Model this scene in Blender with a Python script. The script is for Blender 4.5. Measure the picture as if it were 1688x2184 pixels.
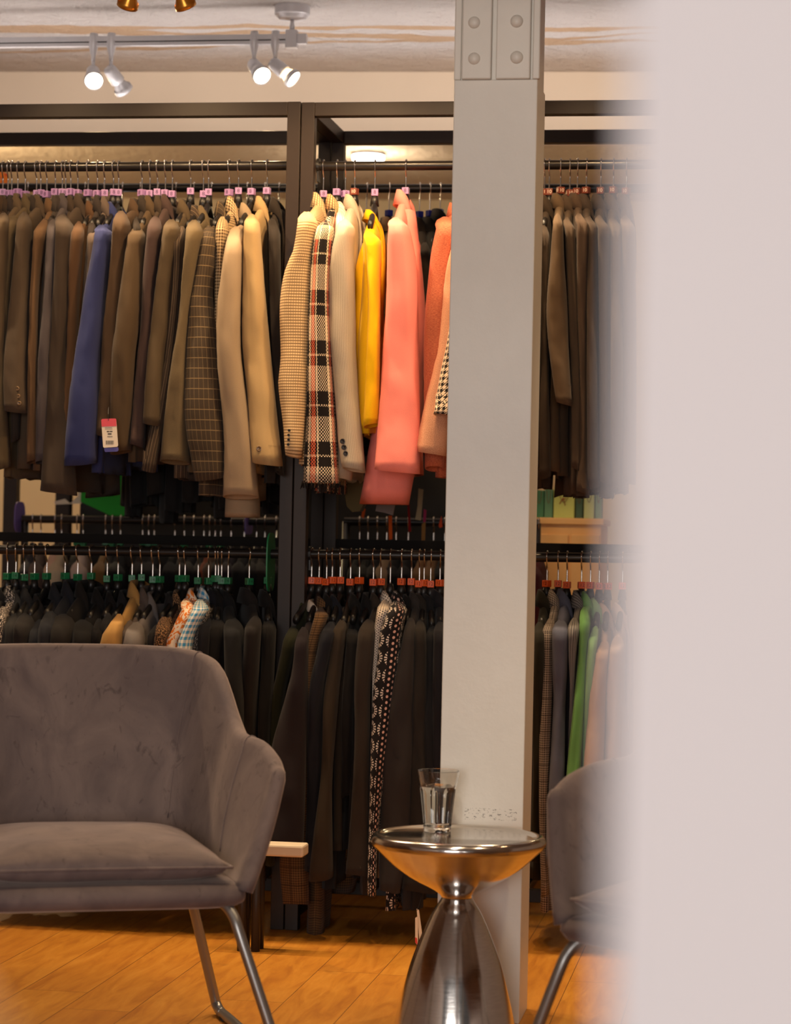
import bpy, bmesh, math, random, zlib
from mathutils import Vector, Matrix, noise

random.seed(7)
for o in list(bpy.data.objects):
    bpy.data.objects.remove(o)
SC = bpy.context.scene
COL = SC.collection
R = math.radians

# ------------------------------------------------------------------ camera
F = 5100.0                       # focal length in pixels of the 1688x2184 frame
CAM = Vector((0, 0, 1.0))
PITCH, ROLL = math.atan(58 / F), 0.0205
fwd = Vector((0, math.cos(PITCH), math.sin(PITCH)))
r0 = Vector((1, 0, 0))
u0 = r0.cross(fwd)
rgt = (r0 * math.cos(ROLL) + u0 * math.sin(ROLL)).normalized()
upv = rgt.cross(fwd).normalized()
cd = bpy.data.cameras.new('camera')
cam = bpy.data.objects.new('camera', cd)
COL.objects.link(cam)
m3 = Matrix((rgt, upv, -fwd)).transposed()
cam.matrix_world = Matrix.Translation(CAM) @ m3.to_4x4()
cd.sensor_fit = 'VERTICAL'
cd.sensor_height = 36.0
cd.sensor_width = 36.0
cd.lens = 36.0 * F / 2184.0
cd.clip_start, cd.clip_end = 0.05, 100
cd.dof.use_dof = True
cd.dof.focus_distance = 5.5
cd.dof.aperture_fstop = 4.1
SC.camera = cam

# ------------------------------------------------------------------ view, world, big lights
SC.view_settings.view_transform = 'Standard'
SC.view_settings.look = 'None'
SC.view_settings.exposure = 0.0
SC.view_settings.gamma = 1.0
SC.view_settings.use_curve_mapping = False
W = bpy.data.worlds.new('world')
SC.world = W
W.use_nodes = True
W.node_tree.nodes['Background'].inputs[0].default_value = (0.62, 0.58, 0.56, 1)
W.node_tree.nodes['Background'].inputs[1].default_value = 0.10


def area(name, loc, target, sx, sy, power, color):
    d = bpy.data.lights.new(name, 'AREA')
    d.shape = 'RECTANGLE'
    d.size, d.size_y, d.energy, d.color = sx, sy, power, color
    o = bpy.data.objects.new(name, d)
    COL.objects.link(o)
    o.location = loc
    o.rotation_euler = (Vector(target) - Vector(loc)).to_track_quat('-Z', 'Y').to_euler()
    return o


def spot(name, loc, target, power, color, angle=60, blend=0.6, rad=0.025):
    d = bpy.data.lights.new(name, 'SPOT')
    d.energy, d.color, d.spot_size, d.spot_blend, d.shadow_soft_size = power, color, R(angle), blend, rad
    o = bpy.data.objects.new(name, d)
    COL.objects.link(o)
    o.location = loc
    o.rotation_euler = (Vector(target) - Vector(loc)).to_track_quat('-Z', 'Y').to_euler()
    return o


WARM = (1.0, 0.66, 0.34)
SEAT = (1.0, 0.74, 0.46)
COOL = (1.0, 0.94, 0.90)
# daylight from the shop window behind the camera
area('window_daylight', (-0.8, -6.0, 1.5), (0.1, 4.5, 0.8), 4.6, 2.6, 345, COOL)


# ------------------------------------------------------------------ coordinates
def ray(px, py):
    return fwd + rgt * ((px - 844) / F) + upv * ((1092 - py) / F)


def at(px, py, D):
    """world point that shows at pixel px,py at depth D"""
    return CAM + ray(px, py) * D


TH = math.atan(800 / F)
U = Vector((math.cos(TH), -math.sin(TH), 0))       # along the rack, to the right
N = Vector((math.sin(TH), math.cos(TH), 0))        # into the rack
Z = Vector((0, 0, 1))
P0 = at(641, 700, 6.10)
P0.z = 0


def pl(px, py, dn):
    """point on the plane dn metres behind the front face of the rack"""
    d = ray(px, py)
    t = ((P0 - CAM).dot(N) + dn) / d.dot(N)
    return CAM + d * t


def rk(p):
    """rack coordinates (along, behind, up) of a world point"""
    q = p - P0
    return q.dot(U), q.dot(N), p.z


def W_(u, n, z):
    return P0 + U * u + N * n + Z * z


def srgb(r, g, b, k=1.0):
    def f(c):
        c = c / 255.0
        return k * (c / 12.92 if c <= 0.04045 else ((c + 0.055) / 1.055) ** 2.4)
    return (f(r), f(g), f(b), 1.0)


# ------------------------------------------------------------------ tagging
def link(o):
    COL.objects.link(o)
    return o


def tag(o, label, cat, group=None, kind=None):
    if label:
        o['label'] = label
    if cat:
        o['category'] = cat
    if group:
        o['group'] = group
    if kind:
        o['kind'] = kind
    return o


def thing(name, label, cat, loc=(0, 0, 0), group=None, rotz=0.0):
    o = bpy.data.objects.new(name, None)
    o.empty_display_size = 0.05
    link(o)
    o.location = loc
    o.rotation_euler = (0, 0, rotz)
    return tag(o, label, cat, group)


def mesh_of(name, bm, smooth=True):
    me = bpy.data.meshes.new(name)
    bm.normal_update()
    bm.to_mesh(me)
    bm.free()
    if smooth:
        for p in me.polygons:
            p.use_smooth = True
    return me


def obj(name, bm, mat, parent=None, smooth=True, auto=None):
    """link a bmesh as one object; vertices are in world space unless the parent is elsewhere"""
    me = mesh_of(name, bm, smooth) if isinstance(bm, bmesh.types.BMesh) else bm
    if mat is not None and not me.materials:
        me.materials.append(mat)
    o = link(bpy.data.objects.new(name, me))
    if parent is not None:
        o.parent = parent
    if auto is not None:
        me.set_sharp_from_angle(angle=R(auto))
    return o


def wobj(name, bm, mat, parent, smooth=True, auto=None):
    """like obj, for a bmesh in world space under a thing that has a location"""
    inv = (Matrix.Translation(parent.location) @ parent.rotation_euler.to_matrix().to_4x4()).inverted()
    bm.transform(inv)
    return obj(name, bm, mat, parent, smooth, auto)


def struct(name, bm, mat, smooth=False):
    o = obj(name, bm, mat, None, smooth)
    o['kind'] = 'structure'
    return o


# ------------------------------------------------------------------ shapes
def box(bm, c, ax, ay, az, bev=0.0, seg=2):
    """box with centre c and half-axis vectors"""
    c = Vector(c)
    vs = [bm.verts.new(c + ax * i + ay * j + az * k) for i in (-1, 1) for j in (-1, 1) for k in (-1, 1)]
    q = [(0, 1, 3, 2), (4, 6, 7, 5), (0, 4, 5, 1), (2, 3, 7, 6), (0, 2, 6, 4), (1, 5, 7, 3)]
    fs = [bm.faces.new([vs[i] for i in f]) for f in q]
    if bev > 0:
        es = list({e for f in fs for e in f.edges})
        bmesh.ops.bevel(bm, geom=es, offset=bev, segments=seg, profile=0.5, affect='EDGES')
    bmesh.ops.recalc_face_normals(bm, faces=list(bm.faces))


def beam(bm, p, q, w, d, ref=Z, bev=0.002):
    """square bar from p to q, w wide across ref x direction, d along ref"""
    p, q = Vector(p), Vector(q)
    t = (q - p)
    L = t.length
    t.normalize()
    s = t.cross(ref).normalized()
    r = s.cross(t).normalized()
    box(bm, (p + q) / 2, t * (L / 2), s * (w / 2), r * (d / 2), bev)


def tube(bm, pts, rad, n=10, caps=True):
    pts = [Vector(p) for p in pts]
    rads = rad if isinstance(rad, (list, tuple)) else [rad] * len(pts)
    rings = []
    prev = None
    for i, p in enumerate(pts):
        t = (pts[min(i + 1, len(pts) - 1)] - pts[max(i - 1, 0)]).normalized()
        if prev is None:
            a = Vector((0, 0, 1)) if abs(t.z) < 0.9 else Vector((1, 0, 0))
            prev = t.cross(a).normalized()
        x = (prev - t * prev.dot(t)).normalized()
        prev = x
        y = t.cross(x)
        rings.append([bm.verts.new(p + (x * math.cos(2 * math.pi * k / n) + y * math.sin(2 * math.pi * k / n)) * rads[i]) for k in range(n)])
    for a, b in zip(rings, rings[1:]):
        for k in range(n):
            bm.faces.new((a[k], a[(k + 1) % n], b[(k + 1) % n], b[k]))
    if caps:
        bm.faces.new(list(reversed(rings[0])))
        bm.faces.new(rings[-1])


def smooth_path(pts, k=6):
    pts = [Vector(p) for p in pts]
    out = []
    n = len(pts)
    for i in range(n - 1):
        p0, p1, p2, p3 = pts[max(i - 1, 0)], pts[i], pts[i + 1], pts[min(i + 2, n - 1)]
        for j in range(k):
            t = j / k
            out.append(0.5 * ((2 * p1) + (p2 - p0) * t + (2 * p0 - 5 * p1 + 4 * p2 - p3) * t * t + (3 * p1 - p0 - 3 * p2 + p3) * t ** 3))
    out.append(pts[-1])
    return out


def lathe(bm, prof, n=48, c=Vector((0, 0, 0)), cap=True):
    rings = []
    for r, z in prof:
        if r < 1e-6:
            rings.append([bm.verts.new(c + Vector((0, 0, z)))])
        else:
            rings.append([bm.verts.new(c + Vector((r * math.cos(2 * math.pi * k / n), r * math.sin(2 * math.pi * k / n), z))) for k in range(n)])
    for a, b in zip(rings, rings[1:]):
        for k in range(n):
            k2 = (k + 1) % n
            if len(a) == 1 and len(b) == 1:
                continue
            if len(a) == 1:
                bm.faces.new((a[0], b[k], b[k2]))
            elif len(b) == 1:
                bm.faces.new((a[k], a[k2], b[0]))
            else:
                bm.faces.new((a[k], a[k2], b[k2], b[k]))
    bmesh.ops.recalc_face_normals(bm, faces=list(bm.faces))


def loft(bm, rings, cap0=False, cap1=False, closed=True, mirror_u=False):
    """skin through rings of points, with uv in metres (u round the ring, v down the length)"""
    uvl = bm.loops.layers.uv.verify()
    n = len(rings[0])
    V = [[bm.verts.new(p) for p in r] for r in rings]
    vs = [0.0]
    for a, b in zip(rings, rings[1:]):
        vs.append(vs[-1] + sum((q - p).length for p, q in zip(a, b)) / n)
    mid = max(rings, key=lambda r: sum((r[(k + 1) % n] - r[k]).length for k in range(n)))
    us = [0.0]
    for k in range(n):
        us.append(us[-1] + (mid[(k + 1) % n] - mid[k]).length)
    m = n if closed else n - 1
    for j in range(len(V) - 1):
        for k in range(m):
            k2 = (k + 1) % n
            f = bm.faces.new((V[j][k], V[j][k2], V[j + 1][k2], V[j + 1][k]))
            for lp, (uu, vv) in zip(f.loops, ((us[k], vs[j]), (us[k + 1], vs[j]), (us[k + 1], vs[j + 1]), (us[k], vs[j + 1]))):
                lp[uvl].uv = (uu, vv)
    if cap0:
        bm.faces.new(list(reversed(V[0])))
    if cap1:
        bm.faces.new(V[-1])
    return V


# ------------------------------------------------------------------ materials
class NT:
    def __init__(self, mat):
        self.t = mat.node_tree
        self.n = self.t.nodes
        self.l = self.t.links

    def new(self, typ, **kw):
        n = self.n.new(typ)
        for k, v in kw.items():
            setattr(n, k, v)
        return n

    def put(self, sock, v):
        if isinstance(v, (int, float)):
            sock.default_value = v
        elif isinstance(v, (tuple, list)):
            sock.default_value = v
        else:
            self.l.new(v, sock)

    def m(self, op, a, b=None, c=None):
        n = self.new('ShaderNodeMath', operation=op)
        for i, v in enumerate((a, b, c)):
            if v is not None:
                self.put(n.inputs[i], v)
        return n.outputs[0]

    def mix(self, f, a, b, blend='MIX'):
        n = self.new('ShaderNodeMix', data_type='RGBA', blend_type=blend)
        self.put(n.inputs[0], f)
        self.put(n.inputs[6], a)
        self.put(n.inputs[7], b)
        return n.outputs[2]

    def noise(self, vec, scale, detail=2.0, rough=0.5, dist=0.0):
        n = self.new('ShaderNodeTexNoise')
        n.inputs['Scale'].default_value = scale
        n.inputs['Detail'].default_value = detail
        n.inputs['Roughness'].default_value = rough
        n.inputs['Distortion'].default_value = dist
        if vec is not None:
            self.l.new(vec, n.inputs['Vector'])
        return n.outputs['Fac']

    def ramp(self, f, stops, interp='LINEAR'):
        n = self.new('ShaderNodeValToRGB')
        n.color_ramp.interpolation = interp
        e = n.color_ramp.elements
        while len(e) < len(stops):
            e.new(0.5)
        for el, (p, c) in zip(e, stops):
            el.position = p
            el.color = c if len(c) == 4 else (*c, 1)
        self.put(n.inputs[0], f)
        return n.outputs[0]

    def mapping(self, vec, loc=(0, 0, 0), rot=(0, 0, 0), scale=(1, 1, 1)):
        n = self.new('ShaderNodeMapping')
        n.inputs['Location'].default_value = loc
        n.inputs['Rotation'].default_value = rot
        n.inputs['Scale'].default_value = scale
        self.l.new(vec, n.inputs['Vector'])
        return n.outputs[0]

    def coord(self, which):
        return self.new('ShaderNodeTexCoord').outputs[which]

    def sep(self, vec):
        n = self.new('ShaderNodeSeparateXYZ')
        self.l.new(vec, n.inputs[0])
        return n.outputs

    def bump(self, h, strength, dist=0.002):
        n = self.new('ShaderNodeBump')
        n.inputs['Strength'].default_value = strength
        n.inputs['Distance'].default_value = dist
        self.l.new(h, n.inputs['Height'])
        return n.outputs[0]


def base_mat(name):
    m = bpy.data.materials.new(name)
    m.use_nodes = True
    t = NT(m)
    b = t.n['Principled BSDF']
    return m, t, b


def paint(name, col, rough=0.5, metal=0.0, spec=0.5, vary=0.06, nscale=30, bump=0.0, bscale=200):
    m, t, b = base_mat(name)
    ob = t.coord('Object')
    f = t.noise(ob, nscale, 3)
    lo = tuple(c * (1 - vary) for c in col[:3]) + (1,)
    hi = tuple(min(1, c * (1 + vary)) for c in col[:3]) + (1,)
    t.put(b.inputs['Base Color'], t.mix(f, lo, hi))
    b.inputs['Roughness'].default_value = rough
    b.inputs['Metallic'].default_value = metal
    b.inputs['Specular IOR Level'].default_value = spec
    if bump:
        t.l.new(t.bump(t.noise(ob, bscale, 3), bump), b.inputs['Normal'])
    return m


def emit(name, col, strength):
    m = bpy.data.materials.new(name)
    m.use_nodes = True
    t = NT(m)
    b = t.n['Principled BSDF']
    b.inputs['Base Color'].default_value = (0.8, 0.8, 0.8, 1)
    b.inputs['Emission Color'].default_value = col
    b.inputs['Emission Strength'].default_value = strength
    return m


_fab = {}


def fabric(kind, c1, c2=None, c3=None, s=1.0, key=None):
    k = (kind, c1, c2, c3, s)
    if k in _fab:
        return _fab[k]
    m, t, b = base_mat('fabric_' + kind)
    A = srgb(*c1)
    B = srgb(*c2) if c2 else A
    C = srgb(*c3) if c3 else B
    uv = t.coord('UV')
    x, y, _ = t.sep(uv)
    sc = lambda v, p: t.m('MULTIPLY', v, 1.0 / (p * s))
    fr = lambda v, p: t.m('FRACT', sc(v, p))
    lt = lambda v, w: t.m('LESS_THAN', v, w)
    line = lambda v, p, w: lt(fr(v, p), w)
    par = lambda v, p: t.m('FLOORED_MODULO', t.m('FLOOR', sc(v, p)), 2.0)
    weave = t.m('GREATER_THAN', t.m('ABSOLUTE', t.m('SUBTRACT', par(x, .0044), par(y, .0044))), 0.5)
    if kind == 'plain':
        col = A
    elif kind == 'tweed':
        f = t.noise(uv, 900 / s, 2, 0.7)
        col = t.mix(t.ramp(f, [(0.42, (0, 0, 0)), (0.58, (1, 1, 1))]), A, B)
    elif kind == 'heather':
        f = t.noise(t.mapping(uv, scale=(160, 700, 1)), 1.0, 3, 0.7)
        col = t.mix(t.ramp(f, [(0.38, (0, 0, 0)), (0.66, (1, 1, 1))]), A, B)
    elif kind == 'pinstripe':
        col = t.mix(line(x, .011, .13), A, B)
    elif kind == 'finestripe':
        col = t.mix(line(x, .0042, .42), A, B)
    elif kind == 'hstripe':
        col = t.mix(line(y, .009, .45), A, B)
    elif kind == 'windowpane':
        a = t.m('MAXIMUM', line(y, .026, .07), t.m('MULTIPLY', line(x, .012, .09), .55))
        col = t.mix(t.m('MULTIPLY', a, .8), A, B)
    elif kind == 'finecheck':          # thin dark threads crossing a pale ground
        a = t.m('MULTIPLY', line(y, .0072, .42), .78)
        c = t.m('MULTIPLY', line(x, .0062, .40), .42)
        col = t.mix(t.m('MAXIMUM', a, c), A, B)
    elif kind == 'gingham':
        a = t.m('ADD', line(x, .019, .5), line(y, .019, .5))
        col = t.mix(t.m('MULTIPLY', a, .5), A, B)
    elif kind == 'glen':
        a = t.m('ADD', line(x, .0062, .5), line(y, .0062, .5))
        wv = t.m('MULTIPLY', a, .5)
        ov = t.m('MULTIPLY', t.m('MAXIMUM', line(x, .045, .06), line(y, .045, .06)), .6)
        col = t.mix(ov, t.mix(wv, A, B), C)
    elif kind == 'houndstooth':
        a = par(x, .0075)
        c = par(y, .0075)
        d = t.m('LESS_THAN', t.m('FRACT', t.m('ADD', sc(x, .0075), sc(y, .0075))), .5)
        eq = t.m('LESS_THAN', t.m('ABSOLUTE', t.m('SUBTRACT', a, c)), .5)
        f = t.m('ADD', t.m('MULTIPLY', eq, a), t.m('MULTIPLY', t.m('SUBTRACT', 1.0, eq), d))
        col = t.mix(f, A, B)
    elif kind == 'tartan':             # warp and weft threads show turn by turn
        warp = t.ramp(fr(x, .073), [(0, A), (.34, B), (.44, A), (.48, C), (.68, A), (.74, B), (.80, A)], 'CONSTANT')
        weft = t.ramp(fr(y, .125), [(0, A), (.22, B), (.265, A), (.46, B), (.96, A)], 'CONSTANT')
        open_ = t.m('MULTIPLY', lt(fr(x, .0044), .86), lt(fr(y, .0044), .86))
        col = t.mix(t.m('MULTIPLY', weave, open_), warp, weft)
    elif kind == 'dots':
        dx = t.m('SUBTRACT', fr(x, .0125), .5)
        yy = t.m('ADD', sc(y, .0125), t.m('MULTIPLY', par(x, .0125), .5))
        dy = t.m('SUBTRACT', t.m('FRACT', yy), .5)
        r = t.m('SQRT', t.m('ADD', t.m('MULTIPLY', dx, dx), t.m('MULTIPLY', dy, dy)))
        col = t.mix(lt(r, .27), A, B)
    elif kind == 'medallion':
        dx = t.m('SUBTRACT', fr(x, .044), .5)
        dy = t.m('SUBTRACT', fr(y, .044), .5)
        r = t.m('SQRT', t.m('ADD', t.m('MULTIPLY', dx, dx), t.m('MULTIPLY', dy, dy)))
        an = t.m('ARCTAN2', dy, dx)
        pet = t.m('GREATER_THAN', t.m('SINE', t.m('MULTIPLY', an, 16.0)), -.1)
        ring = t.m('MULTIPLY', lt(r, .44), t.m('GREATER_THAN', r, .22))
        half = t.m('FRACT', t.m('ADD', sc(x, .088), .5))
        med = t.m('MULTIPLY', t.m('MULTIPLY', ring, pet), t.m('LESS_THAN', half, .62))
        ex = t.m('SUBTRACT', fr(x, .0147), .5)
        ey = t.m('SUBTRACT', t.m('FRACT', t.m('ADD', sc(y, .0147), t.m('MULTIPLY', par(x, .0147), .5))), .5)
        er = t.m('SQRT', t.m('ADD', t.m('MULTIPLY', ex, ex), t.m('MULTIPLY', ey, ey)))
        dot = t.m('MULTIPLY', lt(er, .25), t.m('GREATER_THAN', half, .62))
        col = t.mix(dot, t.mix(med, A, B), C)
    elif kind == 'blot':
        f = t.noise(uv, 62 / s, 0.5, 0.4, 1.5)
        col = t.mix(t.ramp(f, [(.46, (0, 0, 0)), (.5, (1, 1, 1))]), A, B)
    elif kind == 'speckle':
        f = t.noise(uv, 190 / s, 1.5, 0.6)
        col = t.mix(t.ramp(f, [(.50, (0, 0, 0)), (.56, (1, 1, 1))]), A, B)
    f = t.noise(uv, 700, 3, 0.7)
    col = t.mix(0.35, col, t.ramp(f, [(.3, (.55, .55, .55)), (.7, (1.35, 1.35, 1.35))]), 'MULTIPLY')
    t.put(b.inputs['Base Color'], col)
    b.inputs['Roughness'].default_value = 0.88
    b.inputs['Specular IOR Level'].default_value = 0.2
    b.inputs['Sheen Weight'].default_value = 0.05
    b.inputs['Sheen Roughness'].default_value = 0.5
    t.l.new(t.bump(f, 0.25, 0.0008), b.inputs['Normal'])
    _fab[k] = m
    return m


M = {}
M['rack'] = paint('black_painted_steel', srgb(44, 33, 26), 0.45, 0.0, 0.3, 0.12, 60)
M['rail'] = paint('black_tube', srgb(38, 33, 30), 0.28, 0.3, 0.5, 0.1, 60)
M['chrome'] = paint('chrome_wire', srgb(205, 200, 195), 0.16, 1.0, 0.5, 0.04)
M['plastic'] = paint('black_plastic', srgb(26, 23, 22), 0.4, 0, 0.5, 0.1)
M['dull'] = paint('dull_black', srgb(22, 19, 17), .75, 0, .15)
M['purple'] = paint('lilac_plastic', srgb(172, 132, 182), 0.45, 0, 0.5, 0.05)
M['brown'] = paint('brown_plastic', srgb(122, 58, 40), 0.45, 0, 0.5, 0.05)
M['green'] = paint('green_plastic', srgb(20, 112, 66), 0.45, 0, 0.5, 0.05)
M['orange'] = paint('orange_plastic', srgb(226, 88, 24), 0.45, 0, 0.5, 0.05)
M['blue'] = paint('blue_plastic', srgb(36, 40, 128), 0.45, 0, 0.5, 0.05)
M['num_dark'] = paint('dark_print', srgb(70, 40, 72), 0.6)
M['num_red'] = paint('dark_red_print', srgb(110, 30, 8), 0.6)
M['num_green'] = paint('dark_green_print', srgb(4, 52, 30), 0.6)
M['num_white'] = paint('white_print', srgb(240, 225, 205), 0.6)
M['silver'] = paint('silver_grey_paint', srgb(206, 204, 208), 0.36, 0.15, 0.5, 0.04)
M['white'] = paint('white_board', srgb(206, 190, 168), 0.6)
M['button_dark'] = paint('dark_button', srgb(30, 24, 22), 0.3)
M['button_horn'] = paint('horn_button', srgb(112, 88, 62), 0.22, 0, 0.6, .3, 400)

# ------------------------------------------------------------------ room shell
CEIL = 2.5
TB = R(6.0)
UB = Vector((math.cos(TB), -math.sin(TB), 0))
NB = Vector((math.sin(TB), math.cos(TB), 0))


def floor_mat():
    m, t, b = base_mat('oak_floor')
    ob = t.coord('Object')
    v = t.mapping(ob, rot=(0, 0, TH), scale=(1, 1, 1))
    x, y, z = t.sep(v)
    pw = 0.145
    col_i = t.m('FLOOR', t.m('MULTIPLY', x, 1 / pw))
    yo = t.m('ADD', y, t.m('MULTIPLY', t.m('FRACT', t.m('MULTIPLY', t.m('SINE', t.m('MULTIPLY', col_i, 12.9898)), 43.7)), 1.1))
    row_i = t.m('FLOOR', t.m('MULTIPLY', yo, 1 / 1.15))
    rnd = t.m('FRACT', t.m('MULTIPLY', t.m('SINE', t.m('ADD', t.m('MULTIPLY', col_i, 3.17), t.m('MULTIPLY', row_i, 7.73))), 91.3))
    cmb = t.new('ShaderNodeCombineXYZ')
    t.put(cmb.inputs[0], t.m('ADD', t.m('MULTIPLY', x, 9.0), t.m('MULTIPLY', rnd, 30.0)))
    t.put(cmb.inputs[1], t.m('MULTIPLY', y, 1.3))
    t.put(cmb.inputs[2], t.m('MULTIPLY', rnd, 9.0))
    g1 = t.noise(cmb.outputs[0], 3.0, 4, 0.6, 1.2)
    g2 = t.noise(cmb.outputs[0], 14.0, 3, 0.6, .4)
    base = t.ramp(g1, [(.25, srgb(166, 104, 30)), (.5, srgb(198, 134, 42)), (.75, srgb(214, 152, 58))])
    base = t.mix(t.m('MULTIPLY', g2, .40), base, srgb(150, 84, 24))
    base = t.mix(t.m('MULTIPLY', rnd, .30), base, srgb(166, 94, 30))
    kn = t.noise(t.mapping(v, scale=(7, 3.2, 1)), 1.0, 2, .5, .6)
    base = t.mix(t.ramp(kn, [(.70, (0, 0, 0)), (.80, (.55, .55, .55))]), base, srgb(78, 44, 18))
    gap = t.m('MAXIMUM', t.m('LESS_THAN', t.m('FRACT', t.m('MULTIPLY', x, 1 / pw)), .014), t.m('LESS_THAN', t.m('FRACT', t.m('MULTIPLY', yo, 1 / 1.15)), .002))
    base = t.mix(t.m('MULTIPLY', gap, .7), base, srgb(74, 40, 16))
    t.put(b.inputs['Base Color'], base)
    b.inputs['Roughness'].default_value = 0.46
    b.inputs['Specular IOR Level'].default_value = 0.35
    t.l.new(t.bump(g2, .12, .002), b.inputs['Normal'])
    return m


def ceil_mat():
    m, t, b = base_mat('rough_plaster_ceiling')
    ob = t.coord('Object')
    v = t.mapping(ob, rot=(0, 0, TB))
    x, y, z = t.sep(v)
    wob = t.noise(t.mapping(v, scale=(2.2, 1.0, 1)), 1.3, 3, .5)
    wid = t.noise(t.mapping(v, loc=(3, 5, 0), scale=(1, .4, 1)), 4.0, 2, .5)
    mask = None
    for (v0, w, tilt) in ((6.98, .028, .02), (7.17, .034, .10), (7.06, .018, -.12)):
        c = t.m('ADD', v0 - .10, t.m('ADD', t.m('MULTIPLY', wob, .2), t.m('MULTIPLY', x, tilt)))
        d = t.m('ABSOLUTE', t.m('SUBTRACT', y, c))
        f = t.m('LESS_THAN', d, t.m('MULTIPLY', t.m('POWER', wid, 1.6), w * 2.6))
        mask = f if mask is None else t.m('MAXIMUM', mask, f)
    fine = t.noise(ob, 55, 5, .65)
    big = t.noise(ob, 5, 3, .6)
    base = t.mix(big, srgb(205, 196, 192), srgb(224, 217, 213))
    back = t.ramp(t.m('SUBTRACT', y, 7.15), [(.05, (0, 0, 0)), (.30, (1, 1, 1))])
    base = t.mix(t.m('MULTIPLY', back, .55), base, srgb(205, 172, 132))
    spk = t.ramp(t.noise(ob, 26, 4, .7), [(.60, (0, 0, 0)), (.70, (1, 1, 1))])
    base = t.mix(t.m('MULTIPLY', spk, .25), base, srgb(170, 140, 112))
    base = t.mix(t.m('MULTIPLY', mask, .8), base, srgb(196, 156, 112))
    t.put(b.inputs['Base Color'], base)
    b.inputs['Roughness'].default_value = .8
    coarse = t.noise(t.mapping(ob, scale=(1, 1, 1)), 16, 4, .6)
    t.l.new(t.bump(t.m('ADD', fine, t.m('MULTIPLY', coarse, 1.6)), 1.0, .035), b.inputs['Normal'])
    return m


M['wall'] = paint('white_wall_paint', srgb(216, 204, 194), .75, 0, .3, .03, 6, .05, 90)
M['wallb'] = paint('cream_wall_paint', srgb(192, 174, 146), .75, 0, .3, .03, 6, .05, 90)

bm = bmesh.new()
box(bm, (0, 3, -.05), Vector((6, 0, 0)), Vector((0, 9, 0)), Vector((0, 0, .05)))
struct('floor', bm, floor_mat())
bm = bmesh.new()
box(bm, (0, 5.5, CEIL + .05), Vector((6, 0, 0)), Vector((0, 6.5, 0)), Vector((0, 0, .05)))
struct('ceiling', bm, ceil_mat())
bm = bmesh.new()
pb = at(480, 160, 7.72)
pb.z = 0
box(bm, pb + Vector((0, 0, (CEIL + 2.295) / 2)) + NB * .10, UB * 4.5, NB * .10, Vector((0, 0, (CEIL - 2.295) / 2)), .004)
struct('trim_1', bm, paint('beam_paint', srgb(216, 196, 172), .75, 0, .3, .03, 6, .05, 90))                       # downstand beam behind the rack
bm = bmesh.new()
box(bm, Vector((0, 10.6, CEIL / 2)), UB * 5.5, NB * .05, Vector((0, 0, CEIL / 2)))
struct('wall_back', bm, M['wallb'])
bm = bmesh.new()
box(bm, Vector((-3.6, 4.5, CEIL / 2)), Vector((.05, 0, 0)), Vector((0, 7.0, 0)), Vector((0, 0, CEIL / 2)))
struct('wall_left', bm, M['wall'])
bm = bmesh.new()
box(bm, Vector((4.2, 4.5, CEIL / 2)), Vector((.05, 0, 0)), Vector((0, 7.0, 0)), Vector((0, 0, CEIL / 2)))
struct('wall_right', bm, M['wall'])


# white wall end close to the camera, out of focus
def near_wall():
    d0 = .62
    bm = bmesh.new()
    e = at(1317, 1092, d0)
    lean = .0045
    pts = []
    for z, dx in ((0.0, 0), (CEIL, 0)):
        ex = e.x + (z - 1.0) * lean
        for (x, y) in ((ex, e.y), (ex + .5, e.y), (ex + .5, e.y + .10), (ex + .012, e.y + .10)):
            pts.append(bm.verts.new((x, y, z)))
    a, b = pts[:4], pts[4:]
    for k in range(4):
        bm.faces.new((a[k], a[(k + 1) % 4], b[(k + 1) % 4], b[k]))
    bm.faces.new(list(reversed(a)))
    bm.faces.new(b)
    bmesh.ops.recalc_face_normals(bm, faces=list(bm.faces))
    bmesh.ops.bevel(bm, geom=[ed for ed in bm.edges if abs(ed.verts[0].co.z - ed.verts[1].co.z) > 1], offset=.004, segments=2, affect='EDGES')
    o = struct('wall_near', bm, paint('near_wall_paint', srgb(226, 224, 228), .7, 0, .3, .02, 5))
    o['label'] = 'blurred white wall end close to the camera filling the right side'


near_wall()


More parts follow.
